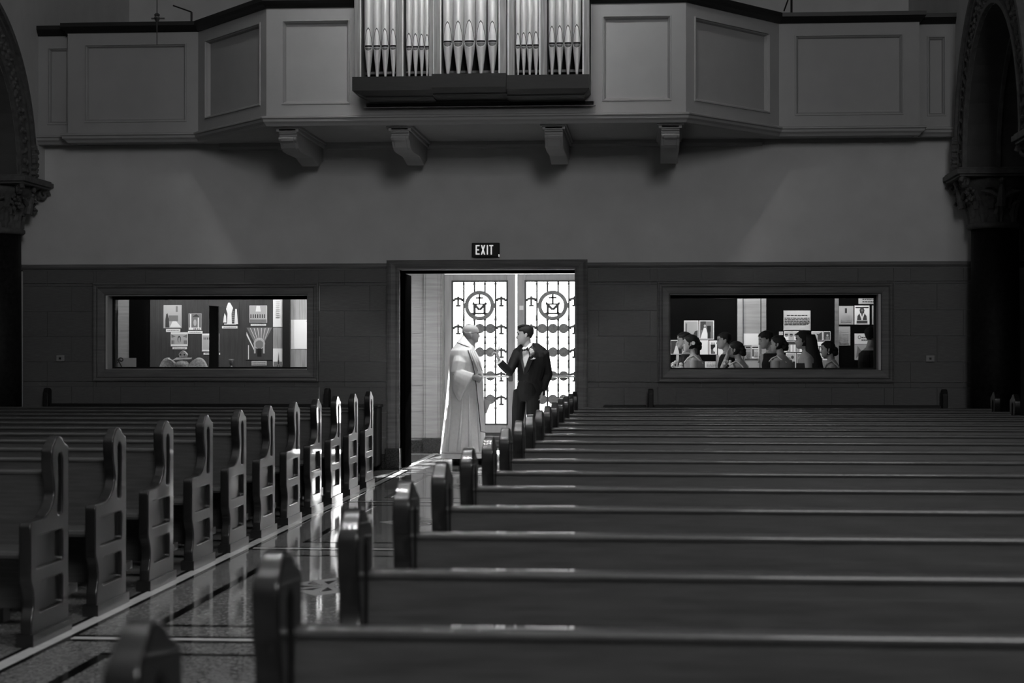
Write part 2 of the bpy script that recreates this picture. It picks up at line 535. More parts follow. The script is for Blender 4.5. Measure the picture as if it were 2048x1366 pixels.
# upper nave shell: side walls above arcades, ceiling, sanctuary end
ARX, ALX = 3.48, -7.24
ZSP, RIN = 3.42, 1.5
for nm, xa, xb in (('wall_left', ALX - 0.78, ALX), ('wall_right', ARX, ARX + 0.78)):
    q = MB()
    # arcade wall: strips over the arch openings between columns 4 m apart
    yc = 18.65
    while yc > -9:
        n = 20
        pts = [(yc + 2.0, ZSP), (yc + RIN, ZSP)] + [(yc + RIN * math.cos(PI * k / n), ZSP + RIN * math.sin(PI * k / n)) for k in range(1, n)] + [(yc - RIN, ZSP), (yc - 2.0, ZSP)]
        top = 11.0
        for k in range(len(pts) - 1):
            (ya, za), (yb, zb) = pts[k], pts[k + 1]
            if abs(ya - yb) < 1e-6: continue
            q.add([(xa, ya, za), (xa, yb, zb), (xa, yb, top), (xa, ya, top), (xb, ya, za), (xb, yb, zb), (xb, yb, top), (xb, ya, top)],
                  [(0, 1, 2, 3), (7, 6, 5, 4)])
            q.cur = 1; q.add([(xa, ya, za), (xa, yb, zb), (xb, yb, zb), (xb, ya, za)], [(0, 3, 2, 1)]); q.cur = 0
        yc -= 4.0
    q.box(xa, xb, 20.65, 24.9, ZSP + 0.002, 11)
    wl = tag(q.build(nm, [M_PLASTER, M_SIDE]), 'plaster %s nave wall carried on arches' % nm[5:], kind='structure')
tag(MB().box(-11, 7.4, -8.2, 24.9, 11, 11.2).build('ceiling', M_PLASTER), 'high nave ceiling', kind='structure')
tag(MB().box(-11, 7.4, -8.4, -8.2, 0, 11).build('wall_front', M_PLASTER), 'sanctuary end wall', kind='structure')
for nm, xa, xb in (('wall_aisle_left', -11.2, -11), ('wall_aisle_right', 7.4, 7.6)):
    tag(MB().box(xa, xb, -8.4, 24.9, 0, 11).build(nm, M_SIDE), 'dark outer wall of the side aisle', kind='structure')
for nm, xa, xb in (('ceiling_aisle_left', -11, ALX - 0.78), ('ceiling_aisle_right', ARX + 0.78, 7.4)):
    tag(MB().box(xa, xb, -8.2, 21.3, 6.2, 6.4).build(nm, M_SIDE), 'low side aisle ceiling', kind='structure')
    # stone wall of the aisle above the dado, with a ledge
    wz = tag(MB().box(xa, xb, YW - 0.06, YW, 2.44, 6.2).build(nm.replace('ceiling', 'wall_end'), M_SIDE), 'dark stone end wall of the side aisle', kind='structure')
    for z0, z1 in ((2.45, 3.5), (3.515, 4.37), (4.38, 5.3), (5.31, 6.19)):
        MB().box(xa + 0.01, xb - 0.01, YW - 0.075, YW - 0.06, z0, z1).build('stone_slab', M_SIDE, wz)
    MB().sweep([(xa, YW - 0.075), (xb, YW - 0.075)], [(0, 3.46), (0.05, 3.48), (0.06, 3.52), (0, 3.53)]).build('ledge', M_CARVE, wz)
# narthex
nw = MB()
OUT = (-2.85, -0.81, 0.0, 2.475)
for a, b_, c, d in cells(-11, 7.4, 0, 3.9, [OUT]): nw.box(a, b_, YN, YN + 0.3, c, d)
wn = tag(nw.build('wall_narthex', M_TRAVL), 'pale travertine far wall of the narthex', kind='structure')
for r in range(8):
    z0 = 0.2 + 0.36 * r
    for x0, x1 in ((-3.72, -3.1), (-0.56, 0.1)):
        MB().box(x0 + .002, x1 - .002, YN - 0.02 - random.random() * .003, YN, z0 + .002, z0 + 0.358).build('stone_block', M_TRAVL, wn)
for x0, x1 in ((-3.1, -2.87), (-0.79, -0.56)):
    q = MB().box(x0, x1, YN - 0.07, YN, 0.2, 2.85)
    q.box(x0 + 0.03, x1 - 0.03, YN - 0.09, YN - 0.07, 0.2, 2.85)
    q.build('pilaster', M_TRAVL, wn, bevel=0.008)
    MB().box(x0 - 0.01, x1 + 0.01, YN - 0.11, YN, 0, 0.2).build('pilaster_base', M_GRANITE, wn, bevel=0.006)
for x0, x1 in ((-8, -3.11), (-0.55, 7)):
    MB().box(x0, x1, YN - 0.04, YN, 0, 0.17).build('baseboard', M_GRANITE, wn)
tag(MB().box(-11, 7.4, 21.4, 24.9, 2.9, 3.0).build('ceiling_narthex', M_PLASTER), 'narthex ceiling', kind='structure')
for nm, xa in (('wall_narthex_left', -8.2), ('wall_narthex_right', 4.4)):
    tag(MB().box(xa, xa + 0.2, 21.4, 24.6, 0, 2.9).build(nm, M_TRAVL), 'end wall of the narthex', kind='structure')
# choir loft behind the gallery front
tag(MB().box(-11, 7.4, 24.6, 24.9, 3.9, 11).build('wall_loft', M_PLASTER), 'dim plaster wall behind the choir loft', kind='structure')
tag(MB().box(ALX, ARX, YW, 24.6, 3.88, 3.95).build('floor_loft', M_DARKW), 'choir loft floor', kind='structure')

# ------------------------------------------------------------------ choir gallery
gal = tag(empty('choir_gallery', (XC, 20.7, 3.9)), 'pale panelled choir gallery with a projecting centre across the back wall', 'gallery')
GO = gal.location
PATH = [(-7.26, 20.86), (-6.83, 20.86), (-6.83, 20.7), (-5.27, 20.7), (-4.17, 19.35), (0.385, 19.35), (1.47, 20.7), (3.05, 20.7), (3.05, 20.86), (3.5, 20.86)]
LP = [(x - GO.x, y - GO.y) for x, y in PATH]
Z0, Z1 = 3.95, 5.13


def section(p0, p1, panels):
    """one straight length of panelling: stiles and rails, sunk panels, panel mouldings"""
    (xa, ya), (xb, yb) = p0, p1
    L = math.hypot(xb - xa, yb - ya)
    holes = [(u0, u1, a - GO.z, b_ - GO.z) for u0, u1, a, b_ in panels]
    q = MB()
    for a, b_, c, d in cells(0, L, Z0 - GO.z, Z1 - GO.z, holes): q.box(a, b_, 0, 0.07, c, d)
    o = q.build('panelling', M_PAINT, gal)
    o.location = (xa - GO.x, ya - GO.y, 0); o.rotation_euler = (0, 0, math.atan2(yb - ya, xb - xa))
    for h in holes:
        MB().box(h[0] - 0.01, h[1] + 0.01, 0.05, 0.075, h[2] - 0.01, h[3] + 0.01).build('sunk_panel', M_PAINT, o)
        q = MB().frame(h[0] - 0.012, h[1] + 0.012, h[2] - 0.012, h[3] + 0.012, 0, [(0, 0), (0.003, 0.012), (0.016, 0.012), (0.02, -0.006), (0.03, -0.016), (0.042, -0.05)])
        q.build('panel_moulding', M_PAINT, o)


section(PATH[0], PATH[1], [(0.14, 0.375, 4.09, 4.985)])
section(PATH[2], PATH[3], [(0.21, 1.41, 4.09, 4.99)])
section(PATH[3], PATH[4], [(0.2, 1.59, 4.1, 4.99)])
section(PATH[4], PATH[5], [(0.18, 0.91, 4.09, 4.99), (3.67, 4.39, 4.09, 4.99)])
section(PATH[5], PATH[6], [(0.16, 1.54, 4.1, 4.99)])
section(PATH[6], PATH[7], [(0.19, 1.39, 4.09, 4.99)])
section(PATH[8], PATH[9], [(0.12, 0.31, 4.09, 4.985)])
z = lambda v: v - GO.z
MB().sweep(LP, [(-0.06, z(Z1)), (0.015, z(Z1)), (0.03, z(5.15)), (0.05, z(5.17)), (0.07, z(5.2)), (0.07, z(5.245)), (-0.1, z(5.25))]).build('handrail', M_RAIL, gal)
MB().sweep(LP, [(-0.05, z(3.955)), (0.06, z(3.95)), (0.075, z(3.94)), (0.075, z(3.925)), (0.055, z(3.915)), (0.05, z(3.89)), (0.02, z(3.87)), (0.0, z(3.845)), (-0.05, z(3.84))]).build('cornice', M_PAINT, gal)
q = MB().prism([(x, y) for x, y in LP[2:8]] + [(3.05 - GO.x, 21.1 - GO.y), (-6.83 - GO.x, 21.1 - GO.y)], 'z', z(3.86), z(3.9))
q.prism([(x, y) for x, y in LP[0:2]] + [(-6.83 - GO.x, 21.1 - GO.y), (-7.26 - GO.x, 21.1 - GO.y)], 'z', z(3.86), z(3.9))
q.prism([(x, y) for x, y in LP[8:10]] + [(3.5 - GO.x, 21.1 - GO.y), (3.05 - GO.x, 21.1 - GO.y)], 'z', z(3.86), z(3.9))
q.build('soffit', M_PAINT, gal)
MB().sweep([(-5.1 - GO.x, YW - GO.y), (1.3 - GO.x, YW - GO.y)], [(0, z(3.78)), (0.03, z(3.79)), (0.05, z(3.82)), (0.06, z(3.86)), (0, z(3.86))]).build('soffit_moulding', M_PAINT, gal)
# corbels: scrolled brackets
cz_ = lambda v: v if v > 3.75 else 3.75 - (3.75 - v) * 0.56
prof = [(19.45, 3.86), (19.45, 3.80), (19.47, 3.80), (19.47, 3.775), (19.5, 3.775), (19.5, 3.75), (19.46, 3.735), (19.45, 3.70), (19.47, 3.66), (19.53, 3.635),
        (19.56, 3.6), (19.6, 3.53), (19.68, 3.49), (19.9, 3.48), (20.4, 3.5), (20.8, 3.555), (21.0, 3.63), (21.1, 3.64), (21.1, 3.86)]
for xc in (-3.96, -2.72, -1.04, 0.22):
    q = MB().prism([(y - GO.y, z(cz_(v) if y < 20.7 else v)) for y, v in prof], 'x', xc - 0.1 - GO.x, xc + 0.1 - GO.x)
    cb = q.build('corbel', M_PAINT, gal, bevel=0.008)
    q = MB().box(xc - 0.145 - GO.x, xc + 0.145 - GO.x, 19.42 - GO.y, 21.09 - GO.y, z(3.83), z(3.86))
    q.box(xc - 0.125 - GO.x, xc + 0.125 - GO.x, 19.45 - GO.y, 21.09 - GO.y, z(3.795), z(3.83))
    q.build('corbel_cap', M_PAINT, cb, bevel=0.006)
    q = MB().prism([(y - GO.y, z(cz_(v))) for y, v in ((19.44, 3.73), (19.435, 3.70), (19.455, 3.65), (19.52, 3.62), (19.585, 3.535), (19.66, 3.49), (19.7, 3.52), (19.6, 3.64), (19.52, 3.7))],
                   'x', xc - 0.07 - GO.x, xc + 0.07 - GO.x)
    q.build('scroll_face', M_PAINT, cb, bevel=0.004)

# ------------------------------------------------------------------ organ on the gallery front
org = tag(empty('pipe_organ', (XC, 19.1, 4.06)), 'pipe organ case with metal pipes on a black base, hung on the gallery', 'organ')
OO = org.location


def ob(name, m_, x0, x1, y0, y1, z0, z1, par=org, bv=0.006):
    return MB().box(x0 - OO.x, x1 - OO.x, y0 - OO.y, y1 - OO.y, z0 - OO.z, z1 - OO.z).build(name, m_, par, bevel=bv)


def obase(x0, x1, yf, zb, zt, t0, t1):
    q = MB()
    r = lambda xa, xb, y, zz: [(xa - OO.x, y - OO.y, zz - OO.z), (xb - OO.x, y - OO.y, zz - OO.z), (xb - OO.x, 19.34 - OO.y, zz - OO.z), (xa - OO.x, 19.34 - OO.y, zz - OO.z)]
    q.loft([r(x0 + t0, x1 - t1, yf + 0.12, zb), r(x0 + t0, x1 - t1, yf + 0.12, zb + 0.015), r(x0, x1, yf, zb + 0.07), r(x0, x1, yf, zt)])
    q.build('case_base', M_DARKW, org)


obase(-3.13, -2.28, 18.86, 4.07, 4.285, 0.12, 0)
obase(-2.28, -1.5, 18.8, 4.085, 4.298, 0.0, 0.0)
obase(-1.5, -0.63, 18.86, 4.07, 4.285, 0, 0.06)
MB().frame(-3.08 - OO.x, -0.58 - OO.x, 4.02 - OO.z, 4.07 - OO.z, 19.35 - OO.y, [(0, 0), (0, 0.04), (0.024, 0.04)]).box(-3.05 - OO.x, -0.6 - OO.x, 0.21, 0.25, -0.035, 0.005).build('base_moulding', M_PAINT, org)
TOP = 6.7
for x0, x1, yf in ((-3.12, -3.045, 18.93), (-2.672, -2.596, 18.93), (-2.328, -2.268, 18.95), (-2.262, -2.186, 18.87), (-1.582, -1.502, 18.87), (-1.494, -1.42, 18.95), (-1.158, -1.076, 18.93), (-0.704, -0.63, 18.93)):
    p = ob('case_post', M_OAK, x0, x1, yf, 19.3, 4.285, TOP, bv=0.004)
    ob('post_bead', M_LIP, x1 - 0.012 if x0 < XC else x0, x1 if x0 < XC else x0 + 0.012, yf - 0.008, yf, 4.29, TOP, par=p, bv=0)
ob('case_back', M_BLACK, -3.1, -0.65, 19.28, 19.33, 4.285, TOP, bv=0)
ob('case_side', M_OAK, -3.12, -3.1, 18.95, 19.34, 4.285, TOP, bv=0)
ob('case_side', M_OAK, -0.65, -0.63, 18.95, 19.34, 4.285, TOP, bv=0)
for x0, x1 in ((-3.04, -2.33), (-2.18, -1.585), (-1.42, -0.7)):
    ob('pipe_rack', M_OAK, x0, x1, 19.17, 19.2, 4.36, 4.385, bv=0)


def wrap(q, r, rows, yoff=1.015):
    """patch on the front of a pipe: rows of (half width, z)"""
    R = r * yoff
    rings = []
    for hw, zz in rows:
        a_ = math.asin(min(hw / R, 0.99))
        rings.append([(R * math.sin(-a_ + 2 * a_ * k / 6), -R * math.cos(-a_ + 2 * a_ * k / 6), zz) for k in range(7)])
    q.loft(rings, closed=False)


def pipe(x, y, r, zm, leaf, zb):
    o = MB().lathe([(r * 0.28, zb), (r * 0.3, zb + 0.02), (r * 0.9, zm - r * 1.0), (r * 0.99, zm - r * 0.2), (r, zm), (r, TOP - 0.1)], n=24).build('organ_pipe', M_PIPE, org, smooth=True)
    o.location = (x - OO.x, y - OO.y, -OO.z)
    w = r * 0.8
    q = MB(); wrap(q, r, [(w * math.sqrt(max(1 - t ** 1.6, 0)) * (1 - 0.25 * t) + 0.0005, zm + 0.014 + leaf * t) for t in [i / 10 for i in range(11)]], 1.03)
    q.build('upper_lip', M_LIP, o)
    q = MB(); wrap(q, r, [((w + .0035) * math.sqrt(max(1 - t ** 1.6, 0)) * (1 - 0.25 * t) + 0.0015, zm + 0.014 + (leaf + .014) * t) for t in [i / 10 for i in range(11)]], 1.02)
    q.build('lip_groove', M_IRON, o)
    q = MB(); wrap(q, r, [(w, zm - 0.006), (w, zm + 0.014)], 1.035); q.build('mouth_slot', M_BLACK, o)
    hl = r * 0.75
    q = MB(); wrap(q, r, [(w * 1.08 * math.sqrt(max(1 - t * t, 0.0)) + 0.0005, zm - 0.008 - hl * 1.25 * t) for t in [i / 6 for i in range(7)]], 1.02)
    q.build('lip_rim', M_LIP, o)
    q = MB(); wrap(q, r, [(w * 0.9 * math.sqrt(max(1 - t * t, 0.0)) + 0.0005, zm - 0.01 - hl * t) for t in [i / 6 for i in range(7)]], 1.03)
    q.build('lower_lip', M_DISC, o)


for x, r in ((-2.975, .047), (-2.884, .044), (-2.798, .042), (-2.712, .039)): pipe(x, 19.0, r, 4.62, 0.1 + r * 1.6, 4.285)
for x, r in ((-2.545, .036), (-2.476, .034), (-2.411, .031), (-2.353, .028)): pipe(x, 19.02, r, 4.612, 0.06 + r * 1.8, 4.285)
for x, r in ((-2.123, .054), (-2.011, .057), (-1.893, .062), (-1.771, .057), (-1.65, .054)): pipe(x, 18.94, r, 4.645, 0.1 + r * 1.7, 4.295)
for x, r in ((-1.388, .028), (-1.327, .031), (-1.264, .034), (-1.197, .036)): pipe(x, 19.02, r, 4.612, 0.06 + r * 1.8, 4.285)
for x, r in ((-1.027, .039), (-0.945, .042), (-0.858, .044), (-0.765, .047)): pipe(x, 19.0, r, 4.625, 0.1 + r * 1.6, 4.285)

org.location.y -= 0.08     # the case stands just clear of the gallery cornice

# ------------------------------------------------------------------ columns and carved arches


def leaf_mesh(w, h, curl, n=6):
    q = MB(); rings = []
    for i in range(n + 1):
        t = i / n
        hw = w * (0.55 + 0.45 * math.sin(t * PI * 0.9)) * (1 - 0.35 * t) * (1 + 0.12 * math.cos(i * PI))
        o_ = curl * t ** 2.2
        zz = h * t - (curl * 0.5 * max(t - 0.75, 0) * 4)
        rings.append([(-hw, -o_ + 0.02, zz), (-hw * 0.45, -o_ - 0.012, zz), (0, -o_ + 0.004, zz), (hw * 0.45, -o_ - 0.012, zz), (hw, -o_ + 0.02, zz)])
    q.loft(rings, closed=False)
    return q.mesh('acanthus_leaf', M_CARVE)


LEAF1 = leaf_mesh(0.075, 0.27, 0.07); LEAF2 = leaf_mesh(0.085, 0.3, 0.16)


def column(x, y, label):
    c = tag(empty('column', (x, y, 0)), label, 'column', 'arcade columns')
    MB().lathe([(0.275, 0.3), (0.272, 1.2), (0.262, 2.78)], n=32).build('shaft', M_COLUMN, c, smooth=True)
    q = MB().box(-0.3, 0.3, -0.3, 0.3, 0, 0.14); q.lathe([(0.295, 0.14), (0.3, 0.18), (0.295, 0.22), (0.28, 0.25), (0.29, 0.28), (0.276, 0.3)], n=32)
    q.build('base', M_GRANITE, c)
    cp = MB().lathe([(0.29, 2.76), (0.31, 2.78), (0.31, 2.81), (0.28, 2.83), (0.275, 2.95), (0.3, 3.1), (0.36, 3.22), (0.42, 3.32)], n=32).build('capital', M_CARVE, c, smooth=True)
    for k in range(10): link('acanthus_leaf', LEAF1, cp, (0.285 * math.sin(k * PI / 5), -0.285 * math.cos(k * PI / 5), 2.83), (0, 0, k * PI / 5))
    for k in range(10):
        a_ = (k + 0.5) * PI / 5
        link('acanthus_leaf', LEAF2, cp, (0.3 * math.sin(a_), -0.3 * math.cos(a_), 2.98), (0, 0, a_))
    for sx in (-1, 1):
        for sy in (-1, 1):
            q = MB(); tmp = []
            for k in range(14):
                t = k / 13; ang = t * 2.6 * PI; rr = 0.075 * (1 - 0.75 * t)
                tmp.append((sx * (0.40 + rr * math.cos(ang) * 0.7), sy * (0.40 + rr * math.cos(ang) * 0.7), 3.26 + rr * math.sin(ang)))
            q.tube(tmp, [0.03 - 0.012 * k / 13 for k in range(14)], n=6); q.build('volute', M_CARVE, cp)
            q = MB()
            for k in range(14):
                q.ell((sx * (0.33 + random.uniform(-.05, .05)), sy * (0.33 + random.uniform(-.05, .05)), 3.2 - k * 0.012), (0.022, 0.022, 0.022), 6, 4)
            q.build('grape_cluster', M_CARVE, cp)
    for a_ in (0, PI / 2, PI, 3 * PI / 2):   # winged figure at the middle of each face
        s1, c1 = math.sin(a_), math.cos(a_)
        q = MB(); R = lambda u, o_, zz: (u * c1 + o_ * s1, u * s1 - o_ * c1, zz)
        q.tube([R(0, 0.36, 3.0), R(0, 0.38, 3.12), R(0, 0.42, 3.24)], [0.05, 0.045, 0.02], n=8)
        q.ell(R(0, 0.43, 3.28), (0.03, 0.03, 0.035), 8, 6)
        q.tube([R(0.02, 0.36, 3.1), R(0.12, 0.36, 3.16), R(0.22, 0.38, 3.17)], [0.03, 0.035, 0.01], n=6)
        q.tube([R(-0.02, 0.36, 3.1), R(-0.12, 0.36, 3.16), R(-0.22, 0.38, 3.17)], [0.03, 0.035, 0.01], n=6)
        q.build('carved_figure', M_CARVE, cp)
    q = MB()
    for hw, z0, z1 in ((0.47, 3.32, 3.345), (0.5, 3.345, 3.4), (0.48, 3.4, 3.42)): q.box(-hw, hw, -hw, hw, z0, z1)
    q.build('abacus', M_CARVE, cp, bevel=0.006)
    return c


column(ARX + 0.39, 20.6, 'dark marble column with carved leaf capital at right end of back wall')
column(ALX - 0.39, 20.6, 'dark marble column with carved leaf capital at left end of back wall')
column(ARX + 0.39, 16.65, 'nearer column at right edge, only its carved capital showing')


for xx_, yy_ in ((ALX - 0.39, 16.65), (ALX - 0.39, 12.65), (ARX + 0.39, 12.65)):   # further piers that carry the arcade
    c_ = column(xx_, yy_, 'dark marble arcade pier nearer the sanctuary')
    c_.name = 'wall_pier'; c_['kind'] = 'structure'; del c_['category']; del c_['group']


def arch(xf, sgn, yc, label):
    """carved archivolt on the nave face; sgn = direction of the nave (towards the viewer of the face)"""
    a_ = tag(empty('carved_arch', (xf, yc, ZSP), parent=bpy.data.objects['wall_right' if sgn < 0 else 'wall_left']), label)
    def band(r0, r1, prot, nm, m_, n=48):
        q = MB(); rings = []
        for k in range(n + 1):
            t = PI * k / n; c_, s_ = math.cos(t), math.sin(t)
            rings.append([(0, r0 * c_, r0 * s_), (sgn * prot, r0 * c_, r0 * s_), (sgn * prot, r1 * c_, r1 * s_), (0, r1 * c_, r1 * s_)])
        q.loft(rings); return q.build(nm, m_, a_)
    band(1.5, 1.55, 0.045, 'inner_roll', M_CARVE); band(1.86, 1.9, 0.04, 'outer_fillet', M_CARVE); band(1.92, 1.985, 0.07, 'outer_roll', M_CARVE)
    g = band(1.55, 1.86, 0.008, 'carved_ground', M_CARVE)
    q = MB()
    for k in range(46):
        t = PI * (k + 0.5) / 46
        for r_, s1 in ((1.62, 0.05), (1.71, 0.055), (1.79, 0.05)):
            tt = t + random.uniform(-.012, .012); rr = r_ + random.uniform(-.02, .02)
            cc = (sgn * 0.012, rr * math.cos(tt), rr * math.sin(tt))
            w1 = s1 * random.uniform(0.45, 0.8); w2 = s1 * random.uniform(0.45, 0.8)
            q.ell(cc, (0.032, w1, w2), 7, 5)
    o = q.build('leaf_carving', M_CARVE, a_); o['kind'] = 'stuff'
    # foliage stop at the springing
    q = MB()
    for k in range(16):
        q.ell((sgn * 0.05, 1.93 + random.uniform(-.05, .05), 0.03 + k * 0.022), (0.05, 0.04, 0.03), 7, 5)
    q.build('foliage_stop', M_CARVE, a_)
    # soffit panel ribs
    q = MB(); rings = []
    for k in range(33):
        t = PI * k / 32
        rings.append([(-sgn * 0.32, 1.46 * math.cos(t), 1.46 * math.sin(t)), (-sgn * 0.36, 1.46 * math.cos(t), 1.46 * math.sin(t)), (-sgn * 0.36, 1.51 * math.cos(t), 1.51 * math.sin(t)), (-sgn * 0.32, 1.51 * math.cos(t), 1.51 * math.sin(t))])
    q.loft(rings); q.build('soffit_rib', M_CARVE, a_)
    return a_


arch(ARX, -1, 18.65, 'round stone arch with carved leaf band at the right edge')
arch(ALX, 1, 18.65, 'round stone arch with carved leaf band at the left edge')

# ------------------------------------------------------------------ pews
# outline of a pew end in depth (0 = rear edge, -0.56 = front) and height, read off the nearest left pew
OUTL = [(0.0, 0.0), (0.0, 0.915), (-0.01, 0.925), (-0.03, 0.927), (-0.055, 0.937), (-0.08, 0.957), (-0.105, 0.972), (-0.135, 0.977), (-0.165, 0.972), (-0.19, 0.957), (-0.215, 0.937), (-0.238, 0.927), (-0.248, 0.915),
        (-0.25, 0.86), (-0.24, 0.80), (-0.222, 0.76), (-0.212, 0.72), (-0.216, 0.685), (-0.235, 0.655), (-0.265, 0.63), (-0.3, 0.61), (-0.335, 0.597), (-0.375, 0.59), (-0.42, 0.588), (-0.53, 0.588), (-0.55, 0.582), (-0.556, 0.565),
        (-0.556, 0.33), (-0.55, 0.31), (-0.53, 0.285), (-0.512, 0.255), (-0.506, 0.22), (-0.51, 0.18), (-0.525, 0.15), (-0.536, 0.12), (-0.538, 0.07), (-0.538, 0.0)]
def smooth_line(P, step=0.011, it=2):
    out_ = []
    for a, b_ in zip(P, P[1:]):
        n_ = max(1, round(math.hypot(b_[0] - a[0], b_[1] - a[1]) / step))
        out_ += [(a[0] + (b_[0] - a[0]) * k / n_, a[1] + (b_[1] - a[1]) * k / n_) for k in range(n_)]
    out_.append(P[-1])
    for _ in range(it):
        out_ = [out_[0]] + [((a[0] + 2 * b_[0] + c[0]) / 4, (a[1] + 2 * b_[1] + c[1]) / 4) for a, b_, c in zip(out_, out_[1:], out_[2:])] + [out_[-1]]
    return out_


OUTL = smooth_line(OUTL)
SLOT = [(-0.098, 0.60), (-0.112, 0.59), (-0.15, 0.588), (-0.168, 0.598), (-0.172, 0.63), (-0.16, 0.70), (-0.155, 0.76), (-0.163, 0.83), (-0.163, 0.87), (-0.148, 0.89), (-0.13, 0.895), (-0.11, 0.888), (-0.096, 0.868), (-0.094, 0.8), (-0.096, 0.7)]
PU = rrect(-0.475, -0.09, 0.362, 0.515, 0.018); PL = rrect(-0.432, -0.09, 0.15, 0.295, 0.018)
END_ME = curve_mesh('pew_end', [OUTL, SLOT, PU, PL], 0.029, 0.007, M_WOODE)
for v in END_ME.vertices:           # hipped top
    if v.co.y > 0.905: v.co.z *= 1 - 0.2 * (v.co.y - 0.905) / 0.072


def weighted(me):
    """crisp flat faces with softly rounded edges"""
    me.polygons.foreach_set('use_smooth', [True] * len(me.polygons))
    o = bpy.data.objects.new('tmp', me); COL.objects.link(o)
    w_ = o.modifiers.new('w', 'WEIGHTED_NORMAL'); w_.weight = 100; w_.keep_sharp = False
    r_ = evaluated(o, me.name)
    bpy.data.objects.remove(o)
    return r_


END_ME = weighted(END_ME)
PLINTH_ME = MB().box(-0.555, 0.014, -0.042, 0.042, 0, 0.06).mesh('plinth', M_WOODE)
q = MB().box(-0.48, -0.08, -0.008, 0.008, 0.355, 0.52); PANU_ME = q.mesh('end_panel', M_WOODE)
q = MB().box(-0.44, -0.08, -0.008, 0.008, 0.143, 0.3); PANL_ME = q.mesh('end_panel', M_WOODE)
ROT_END = (PI / 2, 0, PI / 2)       # curve plane (u,v) -> (depth y, height z), thickness along x
PEW_CACHE = {}


def pew_meshes(L):
    k = round(L, 3)
    if k in PEW_CACHE: return PEW_CACHE[k]
    h = L / 2
    back = MB().prism([(-0.07, 0.40), (-0.115, 0.40), (-0.076, 0.785), (-0.04, 0.785)], 'x', -h + 0.03, h - 0.03).mesh('backrest', M_WOOD)
    rail = MB().prism([(-0.022, 0.78), (-0.02, 0.796), (-0.027, 0.802), (-0.04, 0.804), (-0.065, 0.804), (-0.078, 0.802), (-0.085, 0.797), (-0.087, 0.79), (-0.084, 0.782)], 'x', -h + 0.03, h - 0.03).mesh('top_rail', M_WOOD, smooth=True); rail.set_sharp_from_angle(angle=1.0)
    seat = MB().prism([(-0.06, 0.415), (-0.06, 0.44), (-0.3, 0.43), (-0.47, 0.445), (-0.485, 0.44), (-0.49, 0.425), (-0.48, 0.41), (-0.3, 0.40)], 'x', -h + 0.03, h - 0.03).mesh('seat', M_WOOD)
    sup = MB().box(-0.02, 0.02, -0.42, -0.1, 0.0, 0.41).mesh('seat_support', M_WOOD)
    kn = MB().prism([(0.16, 0.15), (0.32, 0.15), (0.325, 0.165), (0.32, 0.195), (0.16, 0.195), (0.155, 0.18)], 'x', -h + 0.06, h - 0.06).mesh('kneeler', M_WOOD)
    kleg = MB().box(-0.025, 0.025, 0.19, 0.29, 0.0, 0.15).mesh('kneeler_leg', M_WOOD)
    ap = MB().box(-h + 0.03, h - 0.03, -0.095, -0.075, 0.12, 0.40).mesh('lower_back', M_WOOD)
    PEW_CACHE[k] = (back, rail, seat, sup, kn, kleg, ap)
    return PEW_CACHE[k]


def pew(x0, x1, yb, label, group, kneel=True):
    t = tag(empty('pew', ((x0 + x1) / 2, yb, 0)), label, 'pew', group)
    L = x1 - x0; h = L / 2
    back, rail, seat, sup, kn, kleg, ap = pew_meshes(L)
    for sx in (-1, 1):
        e = link('pew_end', END_ME, t, (sx * (h - 0.029), 0, 0), ROT_END)
        for nm, me in (('plinth', PLINTH_ME), ('end_panel', PANU_ME), ('end_panel', PANL_ME)):
            c = link(nm, me, e)
            # sub-parts are modelled in pew space: bring them into the rotated end's space
            c.matrix_local = Matrix.Rotation(PI / 2, 4, 'Z').to_4x4() if False else (e.matrix_basis.inverted() @ Matrix.Translation((sx * (h - 0.029), 0, 0)) @ Matrix.Rotation(PI / 2, 4, 'Z'))
    link('backrest', back, t); link('top_rail', rail, t); link('seat', seat, t); link('lower_back', ap, t)
    for f_ in (-0.33, 0.33): link('seat_support', sup, t, (f_ * L, 0, 0))
    if kneel:
        k_ = link('kneeler', kn, t)
        for f_ in (-0.4, 0, 0.4): link('kneeler_leg', kleg, k_, (f_ * L, 0, 0))
    return t


ORD = ['first', 'second', 'third', 'fourth', 'fifth', 'sixth', 'seventh', 'eighth', 'ninth', 'tenth', 'eleventh', 'twelfth', 'thirteenth', 'fourteenth', 'fifteenth', 'sixteenth', 'seventeenth']
for i in range(11):
    extra = ' nearest the camera' if i == 0 else (', farthest row by the doorway' if i == 10 else ' from the front')
    pew(-7.2, -2.895, 8.80 + 0.993 * i, 'dark varnished wooden pew left of the aisle, %s row%s' % (ORD[i], extra), 'pews left of the aisle')
for i in range(17):
    extra = ' nearest the camera' if i == 0 else (', farthest row by the doorway' if i == 16 else ' from the camera')
    pew(-0.81, 3.56, 2.86 + 1.003 * i, 'dark varnished wooden pew right of the aisle, %s row%s' % (ORD[i], extra), 'pews right of the aisle')


